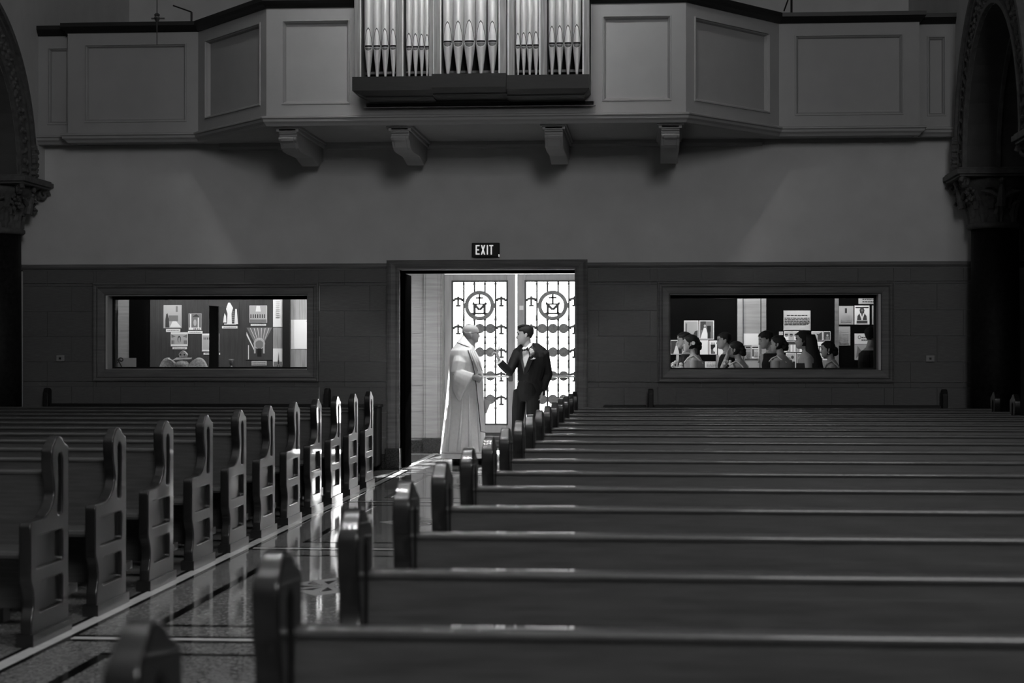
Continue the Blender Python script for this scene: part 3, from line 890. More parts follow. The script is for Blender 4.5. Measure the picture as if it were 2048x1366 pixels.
def plain_bench(x0, x1, label):
    """dark bench against the back wall with round-headed ends"""
    t = tag(empty('wall_bench', ((x0 + x1) / 2, 20.95, 0)), label, 'bench', 'benches along the back wall')
    h = (x1 - x0) / 2
    prof = [(0.0, 0.0), (0.0, 0.93), (-0.03, 0.95), (-0.07, 0.96), (-0.12, 0.95), (-0.15, 0.9), (-0.15, 0.62), (-0.22, 0.56), (-0.42, 0.55), (-0.44, 0.5), (-0.44, 0)]
    for sx in (-1, 1):
        MB().prism(prof, 'x', sx * h - 0.03 - sx * 0.03, sx * h + 0.03 - sx * 0.03).build('bench_end', M_BENCH, t, bevel=0.008)
    MB().box(-h + 0.06, h - 0.06, -0.1, -0.06, 0.2, 0.775).build('backrest', M_BENCH, t, bevel=0.01)
    MB().box(-h + 0.06, h - 0.06, -0.42, -0.1, 0.42, 0.46).build('seat', M_BENCH, t, bevel=0.01)
    MB().box(-h + 0.06, h - 0.06, -0.4, -0.37, 0.0, 0.42).build('front_board', M_BENCH, t)


plain_bench(-7.16, -3.74, 'dark round-ended bench against the wall under the left display window')
plain_bench(-0.02, 3.38, 'dark round-ended bench against the wall under the right display window')
for x0, x1, lb in ((-3.68, -3.15, 'low dark cabinet at the wall just left of the doorway'), (-0.52, -0.06, 'low dark cabinet at the wall just right of the doorway')):
    t = tag(empty('low_cabinet', ((x0 + x1) / 2, 20.93, 0)), lb, 'cabinet', 'low cabinets by the doorway'); h = (x1 - x0) / 2
    MB().box(-h, h, -0.3, 0.1, 0.06, 0.74).build('body', M_BENCH, t, bevel=0.006)
    MB().box(-h - 0.015, h + 0.015, -0.32, 0.11, 0.74, 0.767).build('top', M_BENCH, t, bevel=0.006)
    MB().box(-h + 0.03, h - 0.03, -0.32, -0.3, 0.1, 0.7).build('door', M_BENCH, t, bevel=0.006)

# ------------------------------------------------------------------ entrance doors with wrought iron
def entrance_leaf(x0, x1, hinge_left, label):
    t = tag(empty('entrance_door', ((x0 + x1) / 2, YN + 0.12, 0)), label, 'door', 'glazed entrance doors'); h = (x1 - x0) / 2
    gx, gz0, gz1 = h - 0.122, 0.396, 2.35
    q = MB()
    q.box(-h, -gx, -0.03, 0.03, 0.03, 2.455); q.box(gx, h, -0.03, 0.03, 0.03, 2.455)
    q.box(-gx, gx, -0.03, 0.03, gz1, 2.455); q.box(-gx, gx, -0.03, 0.03, 0.27, gz0); q.box(-gx, gx, -0.03, 0.03, 0.03, 0.06)
    q.build('leaf_frame', M_DOORM, t, bevel=0.006)
    MB().frame(-gx - 0.02, gx + 0.02, gz0 - 0.02, gz1 + 0.02, -0.03, [(0, 0), (0.005, 0.012), (0.018, 0.012), (0.026, 0.0), (0.026, -0.03)]).build('glazing_bead', M_IRON, t)
    MB().box(-gx, gx, 0.01, 0.016, gz0, gz1).build('pane', M_GLASS, t)
    for s_ in (-1, 1):
        xa, xb = (-gx, -0.015) if s_ < 0 else (0.015, gx)
        k = MB().box(xa, xb, 0.0, 0.02, 0.06, 0.27).build('kick_panel', M_IRON, t)
        q = MB()
        for j in range(3): q.box(xa + 0.03, xb - 0.03, -0.012, 0.0, 0.09 + j * 0.06, 0.105 + j * 0.06)
        q.build('kick_slats', M_DISC, k)
    MB().box(-0.015, 0.015, -0.01, 0.03, 0.06, 0.27).build('kick_mullion', M_DOORM, t)
    YI = -0.02
    bars = [-0.222, -0.075, 0.072, 0.218]
    ECX, ECZ, ER = -0.003, 2.022, 0.182
    rows = [1.706, 1.381, 1.055, 0.732]
    for i, bx_ in enumerate(bars):
        q = MB()
        segs = [(gz0, gz1)]
        if i in (1, 2):
            d_ = math.sqrt(max(ER ** 2 - (bx_ - ECX) ** 2, 0)); segs = [(gz0, ECZ - d_), (ECZ + d_, gz1)]
        for a, b_ in segs:
            q.tube([(bx_, YI, a), (bx_, YI, b_)], 0.013, n=6)
        for zr in rows:
            for d_ in (-0.12, 0.12):
                q.ell((bx_, YI, zr + d_), (0.021, 0.018, 0.021), 6, 4)
            q.tube([(bx_, YI, zr + 0.12), (bx_, YI, zr + 0.2)], [0.018, 0.013], n=6)
        q.ell((bx_, YI, gz1 - 0.03), (0.02, 0.012, 0.02), 6, 4); q.ell((bx_, YI, gz1 - 0.14), (0.009, 0.009, 0.009), 6, 4)
        q.build('grille_bar', M_IRON, t)
    for zr in rows:
        for xc in (-0.148, -0.001, 0.146):
            q = MB(); n = 20
            rr = [(0.064, -0.008), (0.064, 0.008)]
            q.loft([[(xc + r_ * math.cos(2 * PI * k / n), YI + o_, zr + r_ * math.sin(2 * PI * k / n)) for k in range(n)] for r_, o_ in ((0.05, -0.012), (0.06, -0.012), (0.069, -0.004), (0.069, 0.006), (0.05, 0.008))])
            q.build('disc', M_DISC, t)
        for xa, xb in ((-0.148 + 0.06, -0.001 - 0.06), (-0.001 + 0.06, 0.146 - 0.06)):
            MB().box(xa, xb, YI - 0.008, YI + 0.008, zr - 0.02, zr + 0.02).build('disc_link', M_DISC, t)

    def tee(xc, zr, s_):
        q = MB()
        q.tube([(xc - 0.055, YI, zr + 0.02), (xc, YI, zr + 0.032), (xc + 0.055, YI, zr + 0.02)], 0.018, n=6)
        q.tube([(xc - 0.06, YI, zr - 0.01), (xc - 0.055, YI, zr + 0.02)], 0.017, n=6); q.tube([(xc + 0.06, YI, zr - 0.01), (xc + 0.055, YI, zr + 0.02)], 0.017, n=6)
        q.tube([(xc, YI, zr + 0.06), (xc, YI, zr - 0.07)], 0.015, n=6)
        q.tube([(xc - 0.032, YI, zr - 0.07), (xc + 0.036, YI, zr - 0.07)], 0.014, n=6)
        q.box(min(xc + s_ * 0.055, xc + s_ * 0.085), max(xc + s_ * 0.055, xc + s_ * 0.085), YI - 0.006, YI + 0.006, zr + 0.005, zr + 0.03)
        q.box(min(xc - s_ * 0.055, xc - s_ * 0.085), max(xc - s_ * 0.055, xc - s_ * 0.085), YI - 0.006, YI + 0.006, zr + 0.01, zr + 0.024)
        q.build('cross_ornament', M_IRON, t)
    for zr in [2.09] + rows:
        tee(-0.3, zr, 1); tee(0.297, zr, -1)
    # round emblem: ring, cross, crowned letter M on a bar
    n = 40
    q = MB()
    q.loft([[(ECX + r_ * math.cos(2 * PI * k / n), YI + o_, ECZ + r_ * math.sin(2 * PI * k / n)) for k in range(n)] for r_, o_ in ((ER - 0.03, -0.015), (ER + 0.024, -0.015), (ER + 0.024, 0.015), (ER - 0.03, 0.015), (ER - 0.03, -0.015))], caps=False)
    for s_ in (-1, 1): q.box(ECX + s_ * (ER + 0.018) - 0.012, ECX + s_ * (ER + 0.018) + 0.012, YI - 0.01, YI + 0.01, ECZ - 0.035, ECZ + 0.035)
    em = q.build('emblem_ring', M_DISC, t)
    q = MB(); q.box(ECX - 0.013, ECX + 0.013, YI - 0.008, YI + 0.008, ECZ + 0.02, ECZ + ER - 0.015); q.box(ECX - 0.055, ECX + 0.055, YI - 0.008, YI + 0.008, ECZ + 0.095, ECZ + 0.119)
    q.build('emblem_cross', M_IRON, em)
    q = MB()
    for s_ in (-1, 1):
        q.box(ECX + s_ * 0.07 - 0.017, ECX + s_ * 0.07 + 0.017, YI - 0.008, YI + 0.008, ECZ - 0.11, ECZ + 0.02)
        q.tube([(ECX + s_ * 0.07, YI, ECZ + 0.012), (ECX, YI, ECZ - 0.06)], 0.019, n=6)
        q.tube([(ECX + s_ * 0.062, YI, ECZ + 0.02), (ECX + s_ * 0.1, YI, ECZ + 0.02)], 0.013, n=6)
        q.ell((ECX + s_ * 0.085, YI, ECZ + 0.035), (0.014, 0.008, 0.014), 6, 4)
    q.box(ECX - 0.075, ECX + 0.075, YI - 0.008, YI + 0.008, ECZ + 0.008, ECZ + 0.03)
    q.build('emblem_letter', M_IRON, em)
    MB().box(ECX - 0.115, ECX + 0.115, YI - 0.008, YI + 0.008, ECZ - 0.124, ECZ - 0.096).build('emblem_bar', M_IRON, em)
    # push bar
    q = MB().tube([(-gx - 0.03, -0.07, 1.045), (gx + 0.03, -0.07, 1.045)], 0.013, n=10)
    for s_ in (-1, 1): q.tube([(s_ * (gx + 0.02), -0.03, 1.045), (s_ * (gx + 0.02), -0.075, 1.045)], 0.018, n=8)
    pb = q.build('push_bar', M_STEEL, t)
    hx = (gx + 0.055) * (1 if hinge_left else -1)
    MB().box(hx - 0.03, hx + 0.03, -0.065, -0.03, 0.98, 1.1).build('latch', M_IRON, pb, bevel=0.01)
    return t


entrance_leaf(-2.832, -1.846, True, 'glazed iron-grilled entrance door leaf behind the priest')
entrance_leaf(-1.822, -0.836, False, 'glazed iron-grilled entrance door leaf behind the groom')
df = MB()
df.box(-2.86, -2.834, YN + 0.04, YN + 0.26, 0, 2.475); df.box(-0.834, -0.81, YN + 0.04, YN + 0.26, 0, 2.475); df.box(-2.86, -0.81, YN + 0.04, YN + 0.26, 2.46, 2.49)
tag(df.build('door_2', M_DOORM), 'bronze frame of the entrance doors', kind='structure')
tag(MB().box(-1.79, -1.735, YN + 0.077, YN + 0.088, 1.96, 2.02).build('notice_card', M_PAPER), 'small white card stuck on the right entrance door stile', 'card')

# ------------------------------------------------------------------ exit sign, wall boxes, stands
ex = tag(empty('exit_sign', (-1.923, YW, 2.5)), 'black EXIT sign with white letters above the doorway', 'exit sign')
MB().box(-0.162, 0.162, -0.07, 0, 0, 0.166).build('housing', M_EXITB, ex, bevel=0.006)


def letter(ch, x):
    w, hh, s_ = 0.046, 0.112, 0.014
    z0 = 0.027; q = MB(); y0, y1 = -0.076, -0.07
    B = lambda a, b_, c, d: q.box(x + a, x + b_, y0, y1, z0 + c, z0 + d)
    if ch == 'E': B(0, s_, 0, hh); B(s_, w, hh - s_, hh); B(s_, w * .85, hh / 2 - s_ / 2, hh / 2 + s_ / 2); B(s_, w, 0, s_)
    if ch == 'I': B(0, s_, 0, hh)
    if ch == 'T': B(0, w, hh - s_, hh); B(w / 2 - s_ / 2, w / 2 + s_ / 2, 0, hh - s_)
    if ch == 'X':
        q.prism([(x, z0), (x + s_ * 1.1, z0), (x + w + .006, z0 + hh), (x + w + .006 - s_ * 1.1, z0 + hh)], 'y', y0, y1)
        q.prism([(x + w + .006 - s_ * 1.1, z0), (x + w + .006, z0), (x + s_ * 1.1, z0 + hh), (x, z0 + hh)], 'y', y0 + .0005, y1)
    q.build('letter', M_EXITL, ex)


for ch, x in (('E', -0.117), ('X', -0.056), ('I', 0.014), ('T', 0.044)): letter(ch, x)
q = MB().box(0.152, 0.162, -0.076, -0.07, 0.0, 0.03); q.build('indicator', M_EXITL, ex)
for x, lb in ((-7.03, 'small pale switch box on stone wall near the left column'), (3.22, 'small pale switch box on stone wall near the right column')):
    t = tag(empty('wall_box', (x, YW - 0.025, 1.27)), lb, 'switch box', 'wall boxes')
    MB().box(-0.05, 0.05, -0.035, 0, 0, 0.075).build('body', M_TRAVL, t, bevel=0.008)
    MB().box(-0.012, 0.012, -0.045, -0.035, 0.025, 0.05).build('toggle', M_RAIL, t)

p = at(314, 36, 17.2)
t = tag(empty('hanging_rod', (p.x, 17.2, p.z)), 'thin black rod with cross-shaped finial hanging before the left gallery panel', 'pendant')
MB().tube([(0, 0, -0.26), (0, 0, 11 - p.z)], 0.005, n=6).build('rod', M_IRON, t)
q = MB().lathe([(0.006, -0.045), (0.022, -0.02), (0.03, 0.0), (0.022, 0.02), (0.03, 0.03), (0.01, 0.05)], n=12); q.box(-0.055, 0.075, -0.006, 0.006, -0.012, 0.002); q.box(-0.006, 0.006, -0.06, 0.06, -0.012, 0.002)
q.build('finial', M_IRON, t)
for a, b_, c, lb in (((383, 60), (383, 24), (346, 11), 'slim black microphone boom rising over the left gallery corner'), ((1583, 40), (1583, -20), (1568, 22), 'slim black microphone boom rising over the right gallery corner')):
    pa, pb_, pc = at(*a, 21.6), at(*b_, 21.6), at(*c, 21.5)
    t = tag(empty('microphone_stand', (pa.x, 21.6, 3.95)), lb, 'microphone stand', 'microphone stands in the loft')
    f_ = lambda v: v - t.location
    MB().tube([(0, 0, 0), f_(pb_)], 0.013, n=8).build('pole', M_RAIL, t)
    MB().tube([f_(pb_), f_(pc)], 0.009, n=8).build('boom', M_RAIL, t)
    MB().lathe([(0.16, 0), (0.16, 0.02), (0.02, 0.03)], n=16).build('base', M_RAIL, t)

# ------------------------------------------------------------------ display walls and papers in the narthex
YB = 24.35


def board(nm, px0, px1, py0, py1, m_, lb, cat, yy=YB, th=0.12):
    a, b_ = at(px0, py1, yy), at(px1, py0, yy)
    o = MB().box(0, b_.x - a.x, 0, th, 0, b_.z).build(nm, m_)
    o.location = (a.x, yy, 0)
    tag(o, lb, cat)
    return o


def paper(px0, py0, px1, py1, lb, shapes=(), base=4, yy=None, cat='paper', nm='paper_sheet', tilt=0.0, grp=None):
    """a sheet with print; shapes are (polygon in 0..1 sheet coordinates, ink index)"""
    yy = (YB if yy is None else yy) - 0.006
    a, b_ = at(px0, py1, yy), at(px1, py0, yy)
    w, h = b_.x - a.x, b_.z - a.z
    t = tag(empty(nm, a), lb, cat, grp)
    t.rotation_euler = (0, tilt, 0)
    MB().box(0, w, -0.001, 0.004, 0, h).build('sheet', M_INK[base], t)
    if shapes:
        q = MB()
        for i, (poly, ink) in enumerate(shapes):
            q.cur = ink
            q.prism([(x * w, zz * h) for x, zz in poly], 'y', -0.0022 - 0.0002 * i, -0.001)
        q.build('print', M_INK, t)
    return t


def R_(x0, x1, z0, z1): return [(x0, z0), (x1, z0), (x1, z1), (x0, z1)]
def E_(cx, cz, rx, rz, n=10): return [(cx + rx * math.cos(2 * PI * k / n), cz + rz * math.sin(2 * PI * k / n)) for k in range(n)]
def lines(z0, z1, n, x0=0.1, x1=0.9, ink=2):
    out_ = []
    for k in range(n):
        zz = z1 - (z1 - z0) * (k + 0.5) / n; hgt = (z1 - z0) / n * 0.22
        x = x0
        while x < x1 - 0.02:
            L_ = min(random.uniform(0.05, 0.14), x1 - x); out_.append((R_(x, x + L_, zz - hgt, zz + hgt), ink)); x += L_ + 0.025
    return out_
def bride(cx, s=1.0, ink=4):
    return [([(cx - .22 * s, .05), (cx + .2 * s, .05), (cx + .05 * s, .62), (cx - .05 * s, .62)], ink), (E_(cx, .72, .055 * s, .07), 3)]
def groom_fig(cx, s=1.0):
    return [(R_(cx - .08 * s, cx - .01, .05, .45), 0), (R_(cx + .01, cx + .08 * s, .05, .45), 0), ([(cx - .1 * s, .4), (cx + .1 * s, .4), (cx + .11 * s, .72), (cx - .11 * s, .72)], 0), (E_(cx, .8, .055 * s, .07), 2)]
def faces(n, zc, r, ink=2):
    out_ = []
    for k in range(n):
        cx = (k + .5) / n
        out_ += [(R_(cx - r * 1.2, cx + r * 1.2, 0.03, zc - r * 0.8), (4, 3, 4)[k % 3]), (E_(cx, zc, r, r * 1.3), ink), ([(cx - r, zc + r * .4), (cx + r, zc + r * .4), (cx + r * .7, zc + r * 1.5), (cx - r * .7, zc + r * 1.5)], 0)]
    return out_


# right window: two dark boards, pale pilaster between them
board('display_board', 1325, 1474, 575, 760, M_BOARD, 'black display board with wedding pictures left in the right window', 'display board')
board('display_board', 1534, 1668, 575, 760, M_BOARD, 'black display board with a notice and portraits centred in the right window', 'display board')
board('display_board', 1678, 1790, 575, 760, M_BOARD, 'black display board with icon print at right of the right window', 'display board')
for a, b_ in ((1474, 1486), (1522, 1533)):
    pa, pb_ = at(a, 760, YB - 0.02), at(b_, 580, YB - 0.02)
    tag(MB().box(pa.x + .003, pb_.x - .003, YB - 0.05, YB + .13, 0, 2.85).build('trim_1', M_TRAVL, bevel=0.01), 'pale stone fluting edging the pilaster', kind='structure')
pa, pb_ = at(1487, 760, YB), at(1521, 580, YB)
tag(MB().box(pa.x, pb_.x, YB - 0.005, YB + .13, 0, 2.85).build('trim_2', M_TRAVL), 'pale stone pilaster between the display boards', kind='structure')
pa, pb_ = at(1669, 760, YB), at(1677, 580, YB)
tag(MB().box(pa.x, pb_.x, YB - 0.03, YB + .13, 0, 2.85).build('trim_3', M_TRAVN), 'narrow stone strip between the display boards', kind='structure')
g = 'wedding pictures on the left board'
paper(1368, 641, 1397, 680, 'pale wedding print at upper left of the wedding pictures', [(R_(.05, .95, .05, .95), 3), ([(.1, .3), (.2, .3), (.22, .85), (.12, .85)], 2), ([(.5, .05), (.95, .05), (.95, .5), (.75, .45)], 1), ([(.3, .25), (.9, .05), (.6, .3)], 4)], grp=g, cat='photo', nm='photo_print')
paper(1398.5, 641, 1428, 679, 'wedding print of couple in full length, upper right of the wedding pictures', [(R_(.05, .95, .04, .96), 2), (R_(.1, .45, .5, .95), 1)] + bride(.38, 1.4) + groom_fig(.66, 1.2), grp=g, cat='photo', nm='photo_print')
paper(1341, 680, 1365, 709, 'wedding print at lower left edge of the right window', [(R_(.04, .96, .05, .95), 1)] + bride(.5, 1.2) + groom_fig(.8, 1.2), grp=g, cat='photo', nm='photo_print')
paper(1400, 680.5, 1417, 709, 'blank white sheet among the wedding pictures', [(R_(.9, .93, .1, .9), 3)], grp=g)
paper(1418.5, 681, 1434, 709, 'small wedding print with dark suited group', [(R_(.08, .92, .06, .94), 4)] + groom_fig(.35, 1.6) + groom_fig(.62, 1.4) + [(E_(.7, .35, .18, .16), 4)], grp=g, cat='photo', nm='photo_print')
paper(1436, 685, 1452, 724, 'tall white sheet behind the short-haired man', [(R_(.1, .9, .1, .12), 3)])
paper(1410, 723, 1439, 738, 'printed caption card under the wedding pictures', lines(.3, .9, 4), base=4)
paper(1428, 592, 1468, 597.5, 'narrow caption strip at top of the left black board', lines(.2, .8, 1), base=3)
paper(1487, 667, 1517, 691, 'large blank white notice on the pale pilaster', [(R_(.05, .95, .02, .04), 3)], yy=YB - 0.012)
paper(1490, 692, 1502, 717, 'left narrow printed leaflet on the pale pilaster', [(R_(.1, .9, .84, .95), 0)] + lines(.1, .78, 6, .12, .88), yy=YB - 0.012, base=3)
paper(1503, 690, 1518, 717, 'right narrow printed leaflet on the pale pilaster', [(R_(.1, .9, .78, .88), 0), (R_(.1, .3, .15, .7), 1)] + lines(.1, .7, 6, .35, .9), yy=YB - 0.012, base=4)
paper(1567, 621, 1621, 661, 'printed notice at the top of the centre board', lines(.70, .80, 1, .12, .88, 0) + lines(.28, .66, 5, .04, .96, 1) + [([(.05, .02), (.5, .1), (.95, .3), (.95, .02)], 3)], base=3, cat='notice')
paper(1558, 663, 1566, 670, 'small pale strip left of the portrait print', (), base=3)
gp = 'portrait prints on the centre board'
paper(1568, 662.5, 1597, 681, 'print of three smiling faces below the notice', [(R_(.04, .96, .06, .94), 3)] + faces(3, .55, .12), grp=gp, cat='photo', nm='photo_print')
paper(1623, 662.5, 1646, 681, 'print with dark silhouette right of the long-haired woman', [(R_(.04, .96, .05, .95), 3), ([(.5, .05), (.9, .05), (.9, .9), (.6, .7), (.4, .75), (.55, .5)], 1)], grp=gp, cat='photo', nm='photo_print')
paper(1647, 662.5, 1661, 681, 'small dark print of seated figure at right of the centre board', [(R_(.06, .94, .06, .94), 1), (E_(.55, .55, .15, .13), 3), (R_(.3, .8, .08, .4), 2)], grp=gp, cat='photo', nm='photo_print')
paper(1568, 682, 1604, 704.5, 'print of a row of people in pale robes', [(R_(.03, .97, .05, .95), 1)] + faces(6, .72, .055) , grp=gp, cat='photo', nm='photo_print')
paper(1572, 706, 1592, 740, 'large white print with two figures at the bottom of the centre board', [(R_(.05, .95, .03, .97), 3), (R_(.45, .9, .05, .5), 0), (E_(.65, .75, .15, .1), 1), (E_(.3, .65, .16, .1), 2)], grp=gp, cat='photo', nm='photo_print')
paper(1593.5, 706, 1606, 740, 'narrow portrait print left of the bare-armed woman', [(R_(.06, .94, .05, .95), 2), (E_(.5, .7, .25, .12), 3)], grp=gp, cat='photo', nm='photo_print')
# letters S C on a white sheet
pl = paper(1628, 683, 1662, 740, 'white poster with large dark letters and small pictures', [(R_(.04, .1, .60, .62), 1), (R_(.05, .4, .1, .3), 1), (R_(.5, .9, .05, .35), 2), (R_(.1, .5, .33, .42), 1), (R_(.55, .8, .4, .45), 0)], cat='poster', nm='poster')
w_ = at(1662, 683, YB).x - at(1628, 683, YB).x; h_ = at(1628, 683, YB).z - at(1628, 740, YB).z
for ch, x in (('S', .12), ('C', .3)):
    q = MB(); x *= w_; z0, hh, ww, s_ = .6 * h_, .24 * h_, .15 * w_, .045 * w_
    B = lambda a, b_, c, d: q.box(x + a, x + b_, -0.004, -0.001, z0 + c, z0 + d)
    if ch == 'C': B(0, s_, 0, hh); B(s_, ww, hh - s_, hh); B(s_, ww, 0, s_)
    else: B(0, ww, hh - s_, hh); B(0, s_, hh / 2, hh - s_); B(0, ww, hh / 2 - s_ / 2, hh / 2 + s_ / 2); B(ww - s_, ww, s_, hh / 2); B(0, ww, 0, s_)
    q.build('letter', M_INK[0], pl)
paper(1678, 612, 1707, 649, 'printed page with a small crest left of the icon print', [(R_(.4, .55, .62, .88), 1)] + lines(.1, .55, 7, .12, .88, 3), base=3)
paper(1709, 611, 1739, 649, 'framed icon print of a bearded saint', [(R_(.06, .94, .86, .93), 0), (E_(.5, .74, .17, .15), 3), ([(.38, .55), (.62, .55), (.66, .75), (.6, .88), (.4, .88), (.34, .75)], 1), (E_(.5, .74, .07, .06), 2), ([(.15, .08), (.85, .08), (.8, .45), (.65, .6), (.35, .6), (.2, .45)], 1), ([(.33, .58), (.42, .6), (.56, .25), (.48, .22)], 4), ([(.67, .58), (.58, .6), (.44, .25), (.52, .22)], 4), (R_(.14, .86, .06, .2), 1), (R_(.14, .86, .21, .23), 4)], cat='picture', nm='icon_print')
paper(1744, 611, 1756, 649, 'page cut off by the right edge of the window', lines(.1, .8, 7, .12, .88, 3), base=3)
paper(1717, 594, 1756, 608, 'two-line heading card at top right of the right window', lines(.15, .85, 2, .2, .9, 1), base=3)
paper(1675, 653, 1700.5, 691, 'single printed letter below the crested page', lines(.1, .9, 10, .12, .88, 3), base=3)
paper(1709, 667, 1742, 688, 'white card with handwriting beside the man on the right', [(E_(.3, .65, .1, .18), 1), (E_(.3, .65, .07, .13), 4)] + lines(.25, .75, 2, .42, .9, 1), base=4)
paper(1709, 688.5, 1740, 720, 'grey patterned print under the handwritten card', [([(.1, .1), (.5, .5), (.2, .9)], 2), ([(.5, .2), (.9, .8), (.6, .9)], 3)], base=3)

# left window: wooden boards
YL = 23.9
board('display_board', 236, 258, 575, 760, M_TRAVL, 'pale vertical stone strip at left of the left window', 'panel', yy=YL + 0.1)
board('display_board', 258, 300, 575, 760, M_BOARD, 'dark panel beside the pale strip in the left window', 'panel', yy=YL + 0.05)
board('display_board', 300, 421, 575, 760, M_WBOARD, 'wood-grained board behind the vestment in the left window', 'display board', yy=YL)
board('display_board', 437, 546, 575, 760, M_WBOARD, 'wood-grained board right of the black post in the left window', 'display board', yy=YL)
board('display_board', 546, 566, 575, 760, M_WLIGHT, 'narrow pale wood panel in the left window', 'panel', yy=YL)
board('display_board', 581, 622, 575, 760, M_WLIGHT, 'pale wood panel at right of the left window', 'panel', yy=YL)
for a, b_, dd, lb in ((420, 438, 1.23, 'wide black post in the middle of the left window'), (566, 581, 0.04, 'black post at right of the left window')):
    pa, pb_ = at(a, 760, YL - dd), at(b_, 575, YL - dd)
    o = MB().box(0, pb_.x - pa.x, 0, 0.05, 0, 2.895).build('display_post', M_BLACK); o.location = (pa.x, YL - dd - .045, 0); tag(o, lb, 'post')
pa, pb_ = at(200, 739, 23.0), at(640, 739, 23.0)
o = MB().box(pa.x, pb_.x, 22.7, 23.8, pa.z - 0.06, pa.z).build('display_shelf', M_WBOARD); MB().box(pa.x + .05, pb_.x - .05, 23.5, 23.75, 0, pa.z - 0.06).build('shelf_base', M_WBOARD, o); tag(o, 'wooden shelf carrying the vestment and chalice in the left window', 'shelf')
ZS = pa.z
gl_ = 'church pictures in the left window'
def lp(*a, **k): paper(*a, yy=YL, grp=gl_, cat='photo', nm='photo_print', **k)
def cp_(a, b_, c, d, lb): paper(a, b_, c, d, lb, lines(.25, .75, 1, .1, .9, 2), yy=YL, base=4, grp='caption strips in the left window')
lp(327, 610, 363.5, 656.5, 'church exterior photo with dark statue and path', [(R_(.03, .97, .03, .97), 3), ([(.1, .03), (.32, .03), (.3, .4), (.22, .65), (.15, .6), (.1, .35)], 1), ([(.35, .05), (.97, .05), (.7, .3), (.5, .3)], 4), (R_(.3, .8, .3, .55), 2), (R_(.68, .78, .7, .95), 2)], base=3)
cp_(332, 658, 360.5, 664, 'caption strip under the church exterior photo')
lp(377, 627, 403, 660.5, 'photo of an altar canopy with pale columns', [(R_(.03, .97, .16, .97), 2), (R_(.12, .22, .05, .97), 4), (R_(.72, .8, .05, .75), 4), ([(.3, .8), (.85, .8), (.6, .97)], 1), (E_(.5, .45, .12, .2), 3), (R_(.05, .95, .03, .16), 4)] + [(R_(.4 + .13 * k, .46 + .13 * k, .03, .12), 0) for k in range(4)], base=3)
cp_(376, 662, 405, 667.5, 'caption strip under the altar canopy photo')
lp(341.5, 664.5, 375.5, 692.5, 'wide photo of a bright church interior', [(R_(.02, .98, .14, .86), 3), (E_(.5, .5, .1, .25), 1), (E_(.5, .45, .06, .2), 3), ([(.03, .85), (.3, .7), (.05, .6)], 2), ([(.97, .85), (.7, .7), (.95, .6)], 2)] + [(R_(.05 + .06 * k, .08 + .06 * k, .16, .42), 1) for k in range(3)] + [(R_(.78 + .06 * k, .81 + .06 * k, .16, .42), 1) for k in range(3)])
cp_(345, 694, 374, 698.5, 'caption strip above the mitre')
lp(404, 667, 438.5, 703, 'photo partly hidden by the wide black post', [(R_(.03, .97, .1, .9), 3)] + [(R_(.1 + .1 * k, .15 + .1 * k, .66, .78), 1) for k in range(8)] + [([(.4, .1), (.6, .1), (.5, .5)], 1)])
cp_(407, 705.5, 440, 709.5, 'caption strip partly hidden by the wide black post')
lp(441, 604, 478, 650.5, 'photo of a white statue group', [(R_(.02, .98, .03, .97), 1), ([(.35, .05), (.62, .05), (.6, .5), (.68, .75), (.52, .97), (.42, .97), (.3, .7), (.38, .5)], 4), ([(.15, .12), (.32, .12), (.3, .4), (.22, .52), (.18, .35)], 4), ([(.75, .05), (.95, .05), (.88, .7), (.8, .7)], 4), (R_(.2, .85, .03, .07), 4)] + [(R_(.62, .75, .15 + .08 * k, .2 + .08 * k), 2) for k in range(6)], base=1)
cp_(444, 652, 475, 657, 'caption strip under the white statue group photo')
lp(499, 611, 534, 646, 'photo of a curved colonnade facade', [(R_(.02, .98, .02, .98), 3)] + [(R_(.06 + .13 * k, .11 + .13 * k, .28, .5), 0) for k in range(7)] + [(R_(.02, .98, .02, .2), 2), ([(.35, .65), (.65, .65), (.6, .98), (.4, .98)], 4)])
cp_(501.5, 648, 532, 651.5, 'caption strip under the colonnade photo')
nave = [(R_(.0, 1, .0, 1), 1), ([(.02, .98), (.98, .98), (.7, .55), (.5, .68), (.3, .55)], 2), (E_(.5, .5, .22, .18), 3), (E_(.5, .47, .16, .13), 2), (R_(.3, .36, .2, .5), 3), (R_(.64, .7, .2, .5), 3), (R_(.42, .58, .1, .35), 0), ([(.02, .75), (.3, .3), (.3, .36), (.02, .85)], 4), (R_(.08, .11, .02, .45), 4)]
nave += [([(.15 + .14 * k, .97), (.17 + .14 * k, .97), (.36 + .07 * k, .62), (.35 + .07 * k, .62)], 4) for k in range(6)]
lp(492, 654, 545.5, 720, 'large photo of a vaulted nave interior', nave, base=1)
paper(503, 722, 533.5, 731, 'caption card under the vaulted nave photo', lines(.15, .85, 2, .08, .92, 2), yy=YL, base=3)
paper(546, 596, 565, 654, 'tall printed page on the narrow pale wood panel', lines(.3, .9, 9, .3, .7, 3), yy=YL, base=4)
paper(546, 697, 565, 732, 'lower picture on the narrow pale wood panel', [([(.45, .1), (.7, .1), (.6, .8)], 2), (R_(.05, .95, .02, .25), 2)], yy=YL, base=4)
paper(582, 639.5, 619, 698, 'large blank white sheet on the pale wood panel', [(R_(.82, .96, .93, .97), 3)], yy=YL)
paper(314, 590, 343, 597, 'slanting pale reflection modelled as a strip at top of the left window', (), base=2, yy=YL, tilt=0.12)  # reflection in the window glass, modelled as a tilted strip
paper(416, 588, 454, 611, 'pale card reflection modelled as a sheet above the wide black post', (), base=4, yy=YL - 1.29, tilt=0.08)  # reflected card in the glass, modelled as a pale sheet
pa = at(235, 737, 23.2); cd = tag(empty('display_card', (pa.x, 23.2, ZS)), 'blank grey card propped on the shelf beside the scrolled bracket', 'card')
